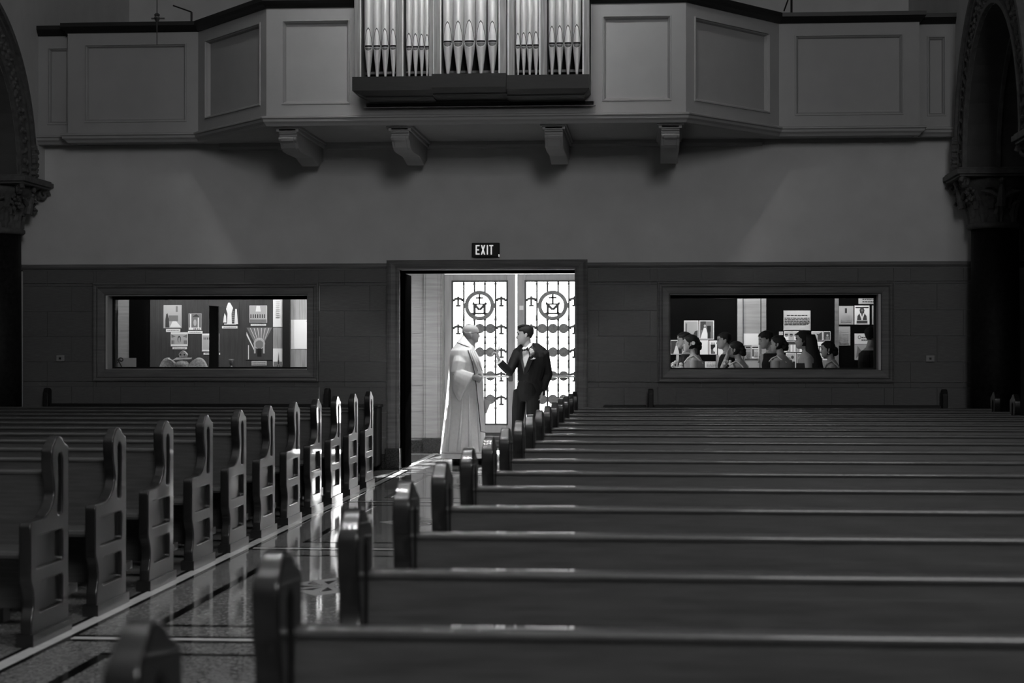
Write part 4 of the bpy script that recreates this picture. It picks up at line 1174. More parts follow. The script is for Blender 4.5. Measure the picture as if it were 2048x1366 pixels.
q = MB().box(0, 0.25, 0, 0.008, 0, 0.15); q.build('sheet', M_PAPER2, cd); MB().box(0.1, 0.13, 0.008, 0.1, 0, 0.08).build('prop', M_BLACK, cd)
pa = at(242, 737, 22.95); cz = tag(empty('scroll_bracket', (pa.x, 22.95, ZS)), 'black iron scroll standing in front of the grey card', 'scroll')
q = MB(); pts = [(0.012, 0, 0), (0.005, 0, 0.04), (-0.015, 0, 0.08), (-0.03, 0, 0.11)] + [(-0.0 + 0.035 * (1 - .6 * k / 12) * math.cos(PI * .9 - k * 0.55), 0, 0.125 + 0.03 * (1 - .6 * k / 12) * math.sin(PI * .9 - k * 0.55)) for k in range(13)]
q.tube(pts, 0.007, n=6); q.tube([(-0.05, 0, 0.13), (-0.03, 0, 0.105), (-0.045, 0, 0.085)], 0.006, n=6); q.build('scroll', M_IRON, cz)
MB().lathe([(0.03, 0), (0.03, 0.008)], n=12).build('foot', M_IRON, cz)
# vestment on a stand with mitre
pa = at(367, 737, 23.2); vs = tag(empty('vestment', (pa.x, 23.2, ZS)), 'pale brocade vestment spread on its stand with a small mitre above', 'vestment')
s = 23.2 / FPX
for sx in (-1, 1):
    q = MB(); rings = []
    for k in range(9):
        t_ = k / 8
        xx = sx * s * (49 - 18 * t_ ** 1.5); zz = s * (0 + 24 * math.sin(t_ * PI / 2))
        rings.append([(xx, -0.05, zz), (sx * s * (8 + 20 * t_), -0.09, zz * .85), (sx * s * (8 + 20 * t_), 0.03, zz * .85), (xx, 0.05, zz)])
    q.loft(rings); q.build('sleeve', M_VEST, vs)
MB().ell((0, -0.07, s * 9.5), (s * 15, 0.05, s * 9.4), 14, 8).build('chest_panel', M_VEST, vs, smooth=True)
q = MB(); q.loft([[(-s * 19, -0.1, s * 19), (s * 19, -0.1, s * 21), (s * 19, -0.04, s * 24), (-s * 13, -0.04, s * 24)], [(-s * 19, -0.07, s * 19), (s * 19, -0.07, s * 21), (s * 19, -0.03, s * 24), (-s * 13, -0.03, s * 24)]]); q.build('collar', M_STOLE, vs)
q = MB().prism([(-s * 6.5, s * 24.5), (s * 6.5, s * 24.5), (s * 8.5, s * 31), (s * 4, s * 36), (0, s * 38.5), (-s * 4, s * 36), (-s * 8.5, s * 31)], 'y', -0.05, 0.03); q.build('mitre', M_VEST, vs, bevel=0.004)
q = MB(); 
for sx in (-1, 1): q.ell((sx * s * 4, -0.055, s * 30), (0.012, 0.006, 0.012), 6, 4)
q.build('mitre_stone', M_IRON, vs)
MB().tube([(0, 0.02, 0), (0, 0.02, s * 30)], 0.012, n=8).build('stand', M_BLACK, vs)
pa = at(463, 737, 23.4); ch_ = tag(empty('chalice', (pa.x, 23.4, ZS)), 'small dark chalice standing on the shelf', 'chalice')
MB().lathe([(0.012, 0.05), (0.02, 0.055), (0.03, 0.075), (0.033, 0.11), (0.036, 0.135), (0.03, 0.135), (0.02, 0.07)], n=16).build('cup', M_DISC, ch_, smooth=True)
MB().lathe([(0.035, 0), (0.03, 0.008), (0.01, 0.018), (0.008, 0.028), (0.016, 0.035), (0.008, 0.042), (0.012, 0.05)], n=16).build('stem', M_STEEL, ch_, smooth=True)
pa = at(450, 737, 23.3); o = MB().box(-0.035, 0.035, -0.002, 0.002, 0, 0.018).build('caption_card', M_PAPER); o.location = (pa.x, 23.3, ZS); tag(o, 'tiny white caption card left of the chalice', 'card')
pa = at(557, 737, 23.5); bl = tag(empty('hand_bell', (pa.x, 23.5, ZS)), 'small dark bell before the narrow pale wood panel', 'bell')
MB().lathe([(0.035, 0), (0.03, 0.02), (0.02, 0.05), (0.008, 0.065)], n=14).build('bell_body', M_IRON, bl, smooth=True); MB().tube([(0, 0, 0.065), (0, 0, 0.12)], [0.006, 0.01], n=8).build('handle', M_IRON, bl)

# ------------------------------------------------------------------ people
# face towards +x, left side +y; heights in units of the head (chin 0, crown 1)
HEAD = [(0.0, 0.27, 0.06, 0.12), (0.05, 0.355, -0.02, 0.18), (0.13, 0.37, -0.10, 0.235), (0.19, 0.355, -0.17, 0.265), (0.24, 0.375, -0.23, 0.285), (0.30, 0.365, -0.30, 0.30), (0.38, 0.37, -0.36, 0.325),
        (0.46, 0.365, -0.40, 0.335), (0.52, 0.365, -0.43, 0.34), (0.58, 0.40, -0.45, 0.345), (0.66, 0.405, -0.465, 0.35), (0.75, 0.385, -0.46, 0.345), (0.84, 0.325, -0.42, 0.315), (0.92, 0.22, -0.33, 0.25), (0.97, 0.11, -0.22, 0.17), (1.0, -0.02, -0.1, 0.06)]


def head_rings(S, grow=1.0, n=20):
    rings = []
    for zz, f_, b_, w_ in HEAD:
        cx, rx = (f_ + b_) / 2, (f_ - b_) / 2
        ring = []
        for k in range(n):
            t = 2 * PI * k / n
            c_, s_ = math.cos(t), math.sin(t)
            ring.append(Vector(((cx + rx * grow * math.copysign(abs(c_) ** 0.9, c_)) * S, w_ * grow * math.copysign(abs(s_) ** 0.9, s_) * S, (zz if grow == 1 else 0.5 + (zz - 0.5) * grow) * S)))
        rings.append(ring)
    return rings


def add_head(q, M_, S):
    """head with nose, ears, brow and neck stub, placed by matrix M_ (origin = under the chin on the neck axis)"""
    T = lambda p: M_ @ Vector(p)
    q.loft([[T(p) for p in r] for r in head_rings(S)])
    nose = [(0.54, 0.37, 0.035), (0.46, 0.415, 0.05), (0.37, 0.47, 0.075), (0.325, 0.475, 0.085), (0.29, 0.43, 0.08), (0.27, 0.36, 0.06)]
    q.loft([[T((0.28 * S, -w_ * S, z_ * S)), T((f_ * S, -w_ * .5 * S, z_ * S)), T((f_ * S, w_ * .5 * S, z_ * S)), T((0.28 * S, w_ * S, z_ * S))] for z_, f_, w_ in nose])
    for sy in (-1, 1):
        rg = []
        for zz, d_, r_ in ((0.33, .0, .02), (0.38, -.01, .05), (0.45, -.03, .065), (0.53, -.04, .06), (0.57, -.03, .03)):
            rg.append([T(((d_ + r_ * math.cos(2 * PI * k / 8)) * S - 0.02 * S, sy * (0.345 + 0.03 * (zz - .3) * 3 + 0.028 * math.sin(2 * PI * k / 8)) * S, zz * S)) for k in range(8)])
        q.loft(rg)
    for zz, ff, ww in ((0.175, .385, .085), (0.225, .395, .08)):     # lips
        q.loft([[T(((ff - .05) * S, -ww * S, (zz - .02) * S)), T((ff * S, 0, (zz - .015) * S)), T(((ff - .05) * S, ww * S, (zz - .02) * S))],
                [T(((ff - .05) * S, -ww * S, (zz + .02) * S)), T((ff * S, 0, (zz + .015) * S)), T(((ff - .05) * S, ww * S, (zz + .02) * S))]])


def face_details(parent, M_, S, brow=M_HAIR, lids=True):
    for sy in (-1, 1):
        q = MB(); q.ell((0, 0, 0), (0.03 * S, 0.05 * S, 0.022 * S), 8, 6)
        o = q.build('eye', M_HAIR, parent); o.matrix_local = M_ @ Matrix.Translation((0.335 * S, sy * 0.15 * S, 0.495 * S))
        q = MB().tube([(0.355 * S, sy * 0.05 * S, 0.57 * S), (0.385 * S, sy * 0.12 * S, 0.595 * S), (0.33 * S, sy * 0.24 * S, 0.575 * S)], [0.014 * S, 0.022 * S, 0.012 * S], n=6)
        o = q.build('eyebrow', brow, parent); o.matrix_local = M_


def hair_shell(parent, M_, S, keep, m_, grow=1.07, name='hair'):
    rings = head_rings(S, grow, 28)
    bm = bmesh.new()
    q = MB().loft(rings, caps=True)
    me = q.mesh('hair', m_, smooth=True)
    bm.from_mesh(me)
    kill = [f for f in bm.faces if not keep(f.calc_center_median() / S)]
    bmesh.ops.delete(bm, geom=kill, context='FACES')
    bm.to_mesh(me); bm.free()
    o = link(name, me, parent)
    o.matrix_local = M_
    sd = o.modifiers.new('thick', 'SOLIDIFY'); sd.thickness = 0.03 * S; sd.offset = -0.6
    sb = o.modifiers.new('sub', 'SUBSURF'); sb.levels = 1; sb.render_levels = 1
    return o


def short_hair(c):      # cropped hair: crown, back, sideburns
    if c.x > 0.33: return c.z > 0.80
    if c.x > 0.12: return c.z > 0.72 - (0.33 - c.x) * 0.1
    if c.x > -0.02: return c.z > 0.52
    return c.z > 0.30 + max(0, (c.x + 0.3)) * 0.3


def full_hair(c):
    if c.x > 0.30: return c.z > 0.78
    if c.x > 0.05: return c.z > 0.5 + (c.x - 0.05) * 0.9
    return c.z > 0.18


def fringe_hair(c):     # balding: only sides and back
    return c.x < -0.02 and 0.25 < c.z < 0.62 + max(0, -c.x - .3) * .4


def ring(c, rx, ry, n=18, rot=0.0, pw=1.0):
    out_ = []
    for k in range(n):
        t = 2 * PI * k / n
        x, y = rx * math.copysign(abs(math.cos(t)) ** pw, math.cos(t)), ry * math.copysign(abs(math.sin(t)) ** pw, math.sin(t))
        out_.append(Vector((c[0] + x * math.cos(rot) - y * math.sin(rot), c[1] + x * math.sin(rot) + y * math.cos(rot), c[2])))
    return out_


def add_hand(q, wrist, direction, palm_n, thumb_dir, fingers, S=1.0):
    """palm plus five fingers; fingers = list of 4 (curl1, curl2) bends in radians about the knuckle axis"""
    d = Vector(direction).normalized(); n = Vector(palm_n); n = (n - d * n.dot(d)).normalized(); w = d.cross(n)
    if w.dot(Vector(thumb_dir)) < 0: w = -w
    wr = Vector(wrist)
    L_ = 0.095 * S
    rr = []
    for t, hw, ht in ((0, .026, .02), (.3, .036, .018), (.75, .042, .015), (1.0, .040, .012)):
        rr.append([wr + d * L_ * t + w * hw * S * math.cos(2 * PI * k / 10) + n * ht * S * math.sin(2 * PI * k / 10) for k in range(10)])
    q.loft(rr)
    for i, (c1, c2) in enumerate(fingers):
        off = (0.031 - 0.0205 * i) * S
        base = wr + d * (L_ * 0.93) + w * off
        ln = (0.074, 0.082, 0.076, 0.06)[i] * S
        a1 = (d * math.cos(c1) + n * math.sin(c1)); a2 = (d * math.cos(c1 + c2) + n * math.sin(c1 + c2))
        a3 = (d * math.cos(c1 + c2 * 1.7) + n * math.sin(c1 + c2 * 1.7))
        p1 = base + a1 * ln * 0.45; p2 = p1 + a2 * ln * 0.32; p3 = p2 + a3 * ln * 0.23
        q.tube([base - d * 0.015, base, p1, p2, p3], [0.010 * S, 0.0098 * S, 0.0092 * S, 0.0085 * S, 0.006 * S], n=8)
    tb = wr + d * 0.028 * S + w * 0.03 * S
    t1 = tb + (d * 0.6 + w * 0.75 + n * 0.25).normalized() * 0.036 * S
    t2 = t1 + (d * 0.85 + w * 0.25 + n * 0.4).normalized() * 0.03 * S
    q.tube([tb - w * .015, tb, t1, t2], [0.013 * S, 0.0125 * S, 0.011 * S, 0.008 * S], n=8)


def head_mat(pos, yaw, pitch=0.0, roll=0.0):
    return Matrix.Translation(pos) @ Matrix.Rotation(yaw, 4, 'Z') @ Matrix.Rotation(-pitch, 4, 'Y') @ Matrix.Rotation(roll, 4, 'X')


# ---- groom: lean three-quarter view, right hand raised with pointing finger, left hand in pocket
GY = 22.65
gb = at(1052, 923, GY)
gr = tag(empty('person', (gb.x, GY, 0)), 'man in black tuxedo with bow tie, one finger raised, facing the robed man', 'person')


def g_(px, py, dy=0.0):
    v = at(px, py, GY + dy); return Vector((v.x - gb.x, dy, v.z))


SK = 0.245
body, jack, trou = MB(), MB(), MB()
Hm = head_mat(g_(1050, 688.5, -0.02) + Vector((0.0, 0, 0)), PI + 0.14, -0.03)
add_head(body, Hm, SK)
neck0, neck1 = g_(1055, 703), g_(1052, 678)
body.tube([neck0, g_(1054, 693), neck1], [0.075, 0.062, 0.058], n=14)
rotT = math.radians(-52)         # torso turned between the camera and the priest: lateral axis
sh_c, ch_c, wa_c, hi_c = g_(1062, 704), g_(1063, 728), g_(1059, 762), g_(1054, 786)


def tors(q, grow):
    for_r = [(g_(1059, 696), .075, .10), (sh_c, .10, .20), (g_(1063, 713), .118, .212), (ch_c, .128, .2), (g_(1062, 745), .122, .182), (wa_c, .115, .168), (hi_c, .125, .178)]
    q.loft([ring(c, a * grow, b_ * grow, rot=rotT + PI / 2 * 0, pw=0.9) for c, a, b_ in for_r])


# ring(): rx is front-back depth, ry is lateral; rotT swings the front from +x to the facing direction
rotT = math.radians(180 + 52)
tors(body, 0.78)
jack.loft([ring(c, a * 1.05, b_ * 1.05, rot=rotT, pw=0.9) for c, a, b_ in [(g_(1059, 696), .075, .10), (sh_c, .10, .20), (g_(1063, 713), .118, .212), (ch_c, .128, .2), (g_(1062, 745), .122, .182), (g_(1060, 760), .115, .165), (g_(1062, 766), .11, .15)]])
RS, RE, RW = g_(1037, 707, 0.06), g_(1018, 744, -0.10), g_(998, 722, -0.16)
LS, LE, LW = g_(1086, 708, -0.05), g_(1095, 749, 0.02), g_(1084, 781, -0.03)
body.tube([RS, RE.lerp(RS, .5), RE, RE.lerp(RW, .5), RW], [.055, .05, .042, .038, .028], n=12)
body.tube([LS, LE.lerp(LS, .5), LE, LE.lerp(LW, .5), LW], [.055, .05, .042, .038, .028], n=12)
jack.tube([RS + Vector((.03, 0, .01)), RS, RS.lerp(RE, .5), RE, RE.lerp(RW, .5), RW.lerp(RE, .08)], [.075, .082, .07, .064, .055, .05], n=14)
jack.tube([LS + Vector((-.04, 0, .005)), LS, LS.lerp(LE, .5), LE, LE.lerp(LW, .5), LW.lerp(LE, .05)], [.075, .085, .075, .068, .06, .055], n=14)
for S_ in (RS, LS): jack.tube([g_(1058, 694, .0), g_(1060, 697, .0).lerp(S_, .5) + Vector((0, 0, .035)), S_ + Vector((0, 0, .012))], [.06, .075, .07], n=12)
# jacket skirts: the left panel swept back over the pocketed hand
jack.loft([ring(g_(1063, 762), .118, .165, rot=rotT), ring(g_(1069, 772, 0.01), .12, .14, rot=rotT), ring(g_(1073, 782, .02), .115, .115, rot=rotT), ring(g_(1076, 791, .03), .1, .09, rot=rotT)])
# raised hand
add_hand(body, RW, g_(994, 706, -0.18) - RW, (-0.9, -0.2, 0.15), (0.3, -1, 0.1), [(0.0, 0.0), (1.0, 1.3), (1.15, 1.35), (1.2, 1.35)], 1.18)
i0 = g_(996, 706, -0.185); body.tube([i0, g_(998, 698, -.185), g_(998, 690, -.185)], [.0115, .011, .008], n=8)
# pocketed hand: only the back of it shows
add_hand(body, LW, Vector((-.25, -0.1, -1)), (-.8, -.5, 0), (-1, -.6, 0), [(0.35, .5)] * 4, 1.0)
# legs
RH, RK, RA = g_(1040, 786, 0.03), g_(1035, 846, 0.03), g_(1031, 906, 0.05)
LH, LK, LA = g_(1066, 788, -0.02), g_(1066, 848, -0.10), g_(1066, 905, -0.06)
for H_, K_, A_ in ((RH, RK, RA), (LH, LK, LA)):
    body.tube([H_ + Vector((0, 0, .04)), H_.lerp(K_, .5), K_, K_.lerp(A_, .5), A_], [.06, .07, .056, .05, .038], n=12)
    body.tube([A_, Vector((A_.x, A_.y, .05)), Vector((A_.x - .08, A_.y - .06, .035)), Vector((A_.x - .15, A_.y - .1, .03))], [.038, .04, .035, .025], n=10)
    trou.tube([H_ + Vector((0, 0, .05)), H_, H_.lerp(K_, .5), K_, K_.lerp(A_, .5), A_ + Vector((0, 0, -.03))], [.08, .09, .088, .074, .07, .066], n=14)
trou.loft([ring(g_(1057, 760), .108, .135, rot=rotT), ring(g_(1055, 772), .115, .15, rot=rotT), ring(g_(1053, 788), .112, .158, rot=rotT), ring(g_(1053, 802), .09, .15, rot=rotT)])
bo = link('body', remeshed(body, 'body', 0.0055, M_SKIN, 2), gr)
link('jacket', remeshed(jack, 'jacket', 0.009, M_SUIT, 4), gr)
link('trousers', remeshed(trou, 'trousers', 0.009, M_SUIT, 4), gr)
for A_ in (RA, LA):
    q = MB(); a0 = Vector((A_.x + .03, A_.y + .02, 0))
    q.loft([ring((A_.x + .0, A_.y, zz), rx, ry, rot=rotT - PI * 0) for zz, rx, ry in ((0.0, .06, .045), (.05, .062, .048), (.09, .055, .045))])
    d_ = Vector((-.8, -.6, 0))
    q.tube([Vector((A_.x, A_.y, .045)), Vector((A_.x, A_.y, .04)) + d_ * .1, Vector((A_.x, A_.y, .032)) + d_ * .19], [.045, .042, .03], n=10)
    q.build('shoe', M_SHOE, gr, smooth=True)
hs = hair_shell(gr, Hm, SK, short_hair, M_HAIR, 1.06)
q = MB(); q.loft([[Hm @ Vector(((x_) * SK, y_ * SK, z_ * SK)) for x_, y_, z_ in r_] for r_ in
     ([(.33, -.22, .84), (.385, 0, .83), (.33, .22, .84), (.1, .3, .93), (-.2, .2, .97), (-.2, -.2, .97), (.1, -.3, .93)], [(.32, -.2, .95), (.37, 0, .95), (.32, .2, .95), (.1, .24, 1.025), (-.15, .15, 1.02), (-.15, -.15, 1.02), (.1, -.24, 1.025)])])
q.build('quiff', M_HAIR, gr, smooth=True)
face_details(gr, Hm, SK)
# shirt front, collar, bow tie, flower, pocket square (laid on the chest, facing the turned front)
fr_ = Vector((math.cos(rotT), math.sin(rotT), 0)); lt_ = Vector((-math.sin(rotT), math.cos(rotT), 0))


def chest(px, py, off): 
    p_ = g_(px, py); return p_
def patch(name, pts, m_, y_off, th=0.012):
    """a cloth piece on the chest traced in the picture plane of the torso, at its own depth"""
    q_ = MB(); fr = [g_(a, b_, dy) for a, b_, dy in pts]; bk = [v + Vector((0.004, th, 0)) for v in fr]
    n_ = len(fr); q_.add(fr + bk, [tuple(range(n_)), tuple(reversed(range(n_, 2 * n_)))] + [(i, (i + 1) % n_, n_ + (i + 1) % n_, n_ + i) for i in range(n_)])
    return q_.build(name, m_, gr)


patch('shirt_front', [(1044, 697, -.16), (1057, 696, -.17), (1058, 712, -.20), (1049, 737, -.20), (1044, 718, -.175)], M_SHIRT, 0, .05)
patch('collar', [(1044, 698, -.155), (1052, 702, -.16), (1063, 691, -.13), (1065, 685.5, -.10), (1061, 685, -.06), (1052, 694, -.14), (1046, 694, -.14)], M_SHIRT, 0, .05)
patch('lapel', [(1042, 697, -.165), (1044, 699, -.185), (1045, 718, -.2), (1049, 738, -.225), (1048, 748, -.225), (1041, 722, -.19), (1039, 706, -.165)], M_SATIN, 0, .03)
patch('lapel', [(1057, 698, -.19), (1064, 690, -.15), (1071, 700, -.2), (1069, 712, -.225), (1055, 745, -.235), (1049, 749, -.23), (1050, 738, -.23), (1058, 713, -.22)], M_SATIN, 0, .03)
q = MB()
for a, b_, c in (((1048.5, 700), (1042, 697), (1044, 704)), ((1050, 700), (1055.5, 693.5), (1057, 702))):
    v = [g_(*a, -.215), g_(*b_, -.215), g_(*c, -.215)]
    q.loft([[p_ for p_ in v], [p_ + Vector((0, .03, 0)) for p_ in v]])
q.ell(g_(1049.5, 700, -.215), (.014, .014, .014), 8, 6); q.build('bow_tie', M_SATIN, gr)
q = MB()
for k in range(9): q.ell(g_(1062.5 + 4 * math.cos(k * 2.4) * (k / 9), 702 + 4.5 * math.sin(k * 2.4) * (k / 9), -.25), (.017, .012, .017), 7, 5)
q.build('boutonniere', M_LACE, gr)
patch('pocket_square', [(1061, 719, -.245), (1070, 718, -.245), (1070.5, 715.5, -.245), (1068, 717, -.245), (1067.5, 714.5, -.245), (1064, 718, -.245), (1061, 718, -.245)], M_SHIRT, 0, .01)
q = MB(); q.ell(g_(1048, 762.5, -.2), (.009, .006, .009), 8, 6); q.build('button', M_SATIN, gr)
q = MB().tube([RW.lerp(RE, -.02), RW.lerp(RE, .16)], [.042, .043], n=14); q.build('shirt_cuff', M_SHIRT, gr, smooth=True)

# ---- priest: profile to the right, wide-sleeved robe with hood, stole, paper in hand
PY = 22.1
pb0 = at(930, 930, PY)
pr = tag(empty('person', (pb0.x, PY, 0)), 'grey-haired man in long pale hooded robe and stole, standing in the doorway', 'person')


def p_(px, py, dy=0.0):
    v = at(px, py, PY + dy); return Vector((v.x - pb0.x, dy, v.z))


PS = 0.235
body, robe = MB(), MB()
Pm = head_mat(p_(943.5, 686.5), 0.12, 0.06)
add_head(body, Pm, PS)
body.tube([p_(933, 706), p_(938, 690), p_(942, 676)], [.08, .068, .064], n=14)
SX = PY / FPX
def pr_ring(py, l, r, ry, dy=0.0, lp_=None):
    c = p_((l + r) / 2, py, dy); return ring(c, (r - l) / 2 * SX, ry, n=28, pw=0.92)
prof = [(690, 914, 947, .11), (695, 908, 949, .17), (701, 901.5, 951, .205), (712, 899.5, 957, .225), (725, 899, 963, .23), (745, 899, 966.5, .225), (765, 898.5, 967, .225), (790, 898, 968, .235), (820, 895, 969, .25), (850, 890, 970, .265), (880, 886, 971, .285), (903, 883, 972, .30)]
robe.loft([pr_ring(*a) for a in prof])
body.loft([pr_ring(py, (l + r) / 2 - (r - l) * .34, (l + r) / 2 + (r - l) * .34, ry * .72) for py, l, r, ry in prof[:8]])
for dy, px in ((-.1, 917), (.1, 952)):
    body.tube([p_(px, 780, dy), p_(px, 850, dy), p_(px, 912, dy), Vector((p_(px, 912).x, dy, .05)), Vector((p_(px, 912).x + .14, dy, .03))], [.085, .06, .042, .04, .03], n=12)
# arms: both bent, hands folded at the waist
A0, A1, A2 = p_(920, 716, -.14), p_(911, 750, -.25), p_(947, 753, -.25)
B0, B1, B2 = p_(930, 712, .2), p_(925, 752, .24), p_(953, 760, -.1)
body.tube([A0, A1, A2], [.055, .045, .03], n=12); body.tube([B0, B1, B2], [.055, .045, .03], n=12)
add_hand(body, p_(946, 753, -.25), (1, .25, -.45), (0.1, 1, -.2), (0, 0, 1), [(1.0, 1.1), (1.05, 1.1), (1.1, 1.1), (1.2, 1.1)], 1.05)
add_hand(body, p_(953, 760, -.1), (.35, -.7, -.2), (-.3, -.4, .5), (0, 0, 1), [(1.1, 1.1)] * 4, 1.05)
link('body', remeshed(body, 'body', 0.0065, M_SKIN, 3), pr)
# hanging wide sleeve (near arm): loft from shoulder to a wide slanted opening
def slv(c, u, hw, v, hh, n=16): return [c + Vector(u) * hw * math.cos(2 * PI * k / n) + Vector(v) * hh * math.sin(2 * PI * k / n) for k in range(n)]
robe.tube([A0 + Vector((0.0, .03, .02)), p_(919, 728, -.19), p_(915, 748, -.215)], [.09, .09, .088], n=14)
sl = MB()
P1, P2 = p_(905, 744, -.25), p_(903, 768, -.25)
def seg(top, bot, hw): 
    c = (top + bot) / 2; ax = (top - bot); L2 = ax.length / 2; ax.normalize()
    return [c + ax * L2 * math.cos(2 * PI * k / 16) + Vector((0, 1, 0)) * hw * math.sin(2 * PI * k / 16) for k in range(16)]
robe.loft([seg(p_(906, 738, -.2), p_(904, 766, -.2), .06), seg(p_(915, 737, -.245), p_(906, 780, -.245), .085), seg(p_(932, 741, -.27), p_(913, 796, -.27), .09), seg(p_(949, 746.5, -.275), p_(919, 803, -.275), .085)])
robe.loft([seg(p_(930, 741, .2), p_(925, 770, .2), .06), seg(p_(948, 748, .15), p_(935, 795, .18), .07), seg(p_(957, 756, .02), p_(944, 806, .08), .06)])
rb = link('robe', remeshed(robe, 'robe', 0.0085, M_ROBE, 3), pr)
# pleats running down the robe skirt and flared hem, as cloth folds
q = MB()
for k, (xa, xb, dy) in enumerate(((903, 893, -.235), (925, 917, -.275), (938, 940, -.28), (953, 962, -.25))):
    q.tube([p_(xa, 790, dy + .03), p_((xa + xb) / 2, 850, dy + .0), p_(xb, 903, dy - .02)], [.003, .016, .026], n=10)
q.build('robe_fold', M_ROBE, pr, smooth=True)
q = MB().loft([pr_ring(904.3, 882.8, 972.2, .304), pr_ring(905, 882.6, 972.4, .3045)], caps=False); q.build('hem_stitch', M_TRIM, pr)
q = MB().loft([pr_ring(903, 883.5, 971.5, .298), pr_ring(915, 882, 972.5, .305)], caps=False); q.build('hem', M_ROBE, pr)
# back pleat catching the light
q = MB().loft([[p_(898.5, 732, .1), p_(899, 732, .02), p_(901, 732, -.04)], [p_(889.5, 820, .14), p_(893, 820, .03), p_(898, 820, -.05)], [p_(880, 907, .18), p_(885, 907, .05), p_(892, 907, -.06)]], closed=False); q.build('back_pleat', M_THIN, pr)
# hood / cowl collar
def tring(bk, ft, lat, n=24):
    c_ = (bk + ft) / 2; h_ = (ft - bk) / 2
    return [c_ + h_ * math.cos(2 * PI * k / n) + Vector((0, lat * math.sin(2 * PI * k / n), 0)) for k in range(n)]
HR = [tring(p_(903, 699), p_(951, 704), .19), tring(p_(913.5, 684.5), p_(949, 697.5), .155), tring(p_(920.5, 676), p_(948, 695.5), .12), tring(p_(926, 668.5), p_(946.5, 692.5), .092), tring(p_(929, 671), p_(945, 692.5), .08)]
q = MB().loft(HR, caps=False); o = q.build('hood', M_ROBE, pr, smooth=True)
q2 = MB(); q2.tube(HR[1] + [HR[1][0]], .0045, n=6); q2.build('hood_piping', M_TRIM, pr)
# stole: broad band over the near chest down the front, with dark piping
q = MB()
stl = [(936, 700, -.17, 947, -.12), (944, 722, -.235, 957, -.19), (949, 745, -.24, 963, -.18), (952.5, 770, -.23, 966, -.16), (956, 805, -.24, 967.5, -.16), (959, 835, -.25, 969, -.17), (961.5, 863, -.26, 971, -.18)]
q.loft([[p_(a, py, d1 - .012), p_(c, py + 2, d2 - .02), p_(c, py + 2, d2 + .0), p_(a, py, d1 + .01)] for a, py, d1, c, d2 in stl]); q.build('stole', M_STOLE, pr)
q = MB()
q.tube([p_(a, py, d1 - .016) for a, py, d1, c, d2 in stl], .004, n=6); q.tube([p_(961.5, 863, -.276), p_(971, 865, -.2)], .004, n=6); q.build('stole_piping', M_TRIM, pr)
q = MB()
for k in range(3):
    q.tube([p_(941 + 3.5 * k, 700, -.2 + .03 * k), p_(949 + 4 * k, 722, -.245 + .035 * k), p_(956 + 4 * k, 742, -.235 + .04 * k)], [.008, .014, .006], n=8)
q.build('stole_fold', M_STOLE, pr, smooth=True)
q = MB().loft([[p_(968, 797, -.02), p_(982, 804, -.1), p_(982, 804.3, -.095), p_(968, 797.3, -.015)], [p_(966, 828, -.02), p_(973, 827, -.1), p_(973, 827.3, -.095), p_(966, 828.3, -.015)]]); q.build('folded_paper', M_PAPER2, pr)
for px, dy in ((914, -.1), (954, .1)):
    c0 = p_(px, 912, dy)
    q = MB().loft([ring((c0.x + .0, dy, zz), rx, ry) for zz, rx, ry in ((0, .06, .045), (.05, .062, .048), (.16, .05, .05))]); q.tube([(c0.x, dy, .045), (c0.x + .1, dy, .042), (c0.x + .19, dy, .03)], [.047, .044, .03], n=10)
    q.build('shoe', M_SHOE, pr, smooth=True)
hair_shell(pr, Pm, PS, fringe_hair, M_GHAIR, 1.05)
face_details(pr, Pm, PS, M_GHAIR)
q = MB()
for sy in (-1, 1):
    q.tube([(.41 * PS + .02 * PS * math.cos(k * PI / 6), sy * .16 * PS + .1 * PS * math.sin(k * PI / 6) * 1.0, .49 * PS + .075 * PS * math.cos(k * PI / 6)) for k in range(13)], .0022, n=5)
    q.tube([(.41 * PS, sy * .26 * PS, .52 * PS), (.2 * PS, sy * .35 * PS, .53 * PS), (-.02 * PS, sy * .37 * PS, .52 * PS)], .0025, n=5)
o = q.build('glasses', M_TRIM, pr); o.matrix_local = Pm


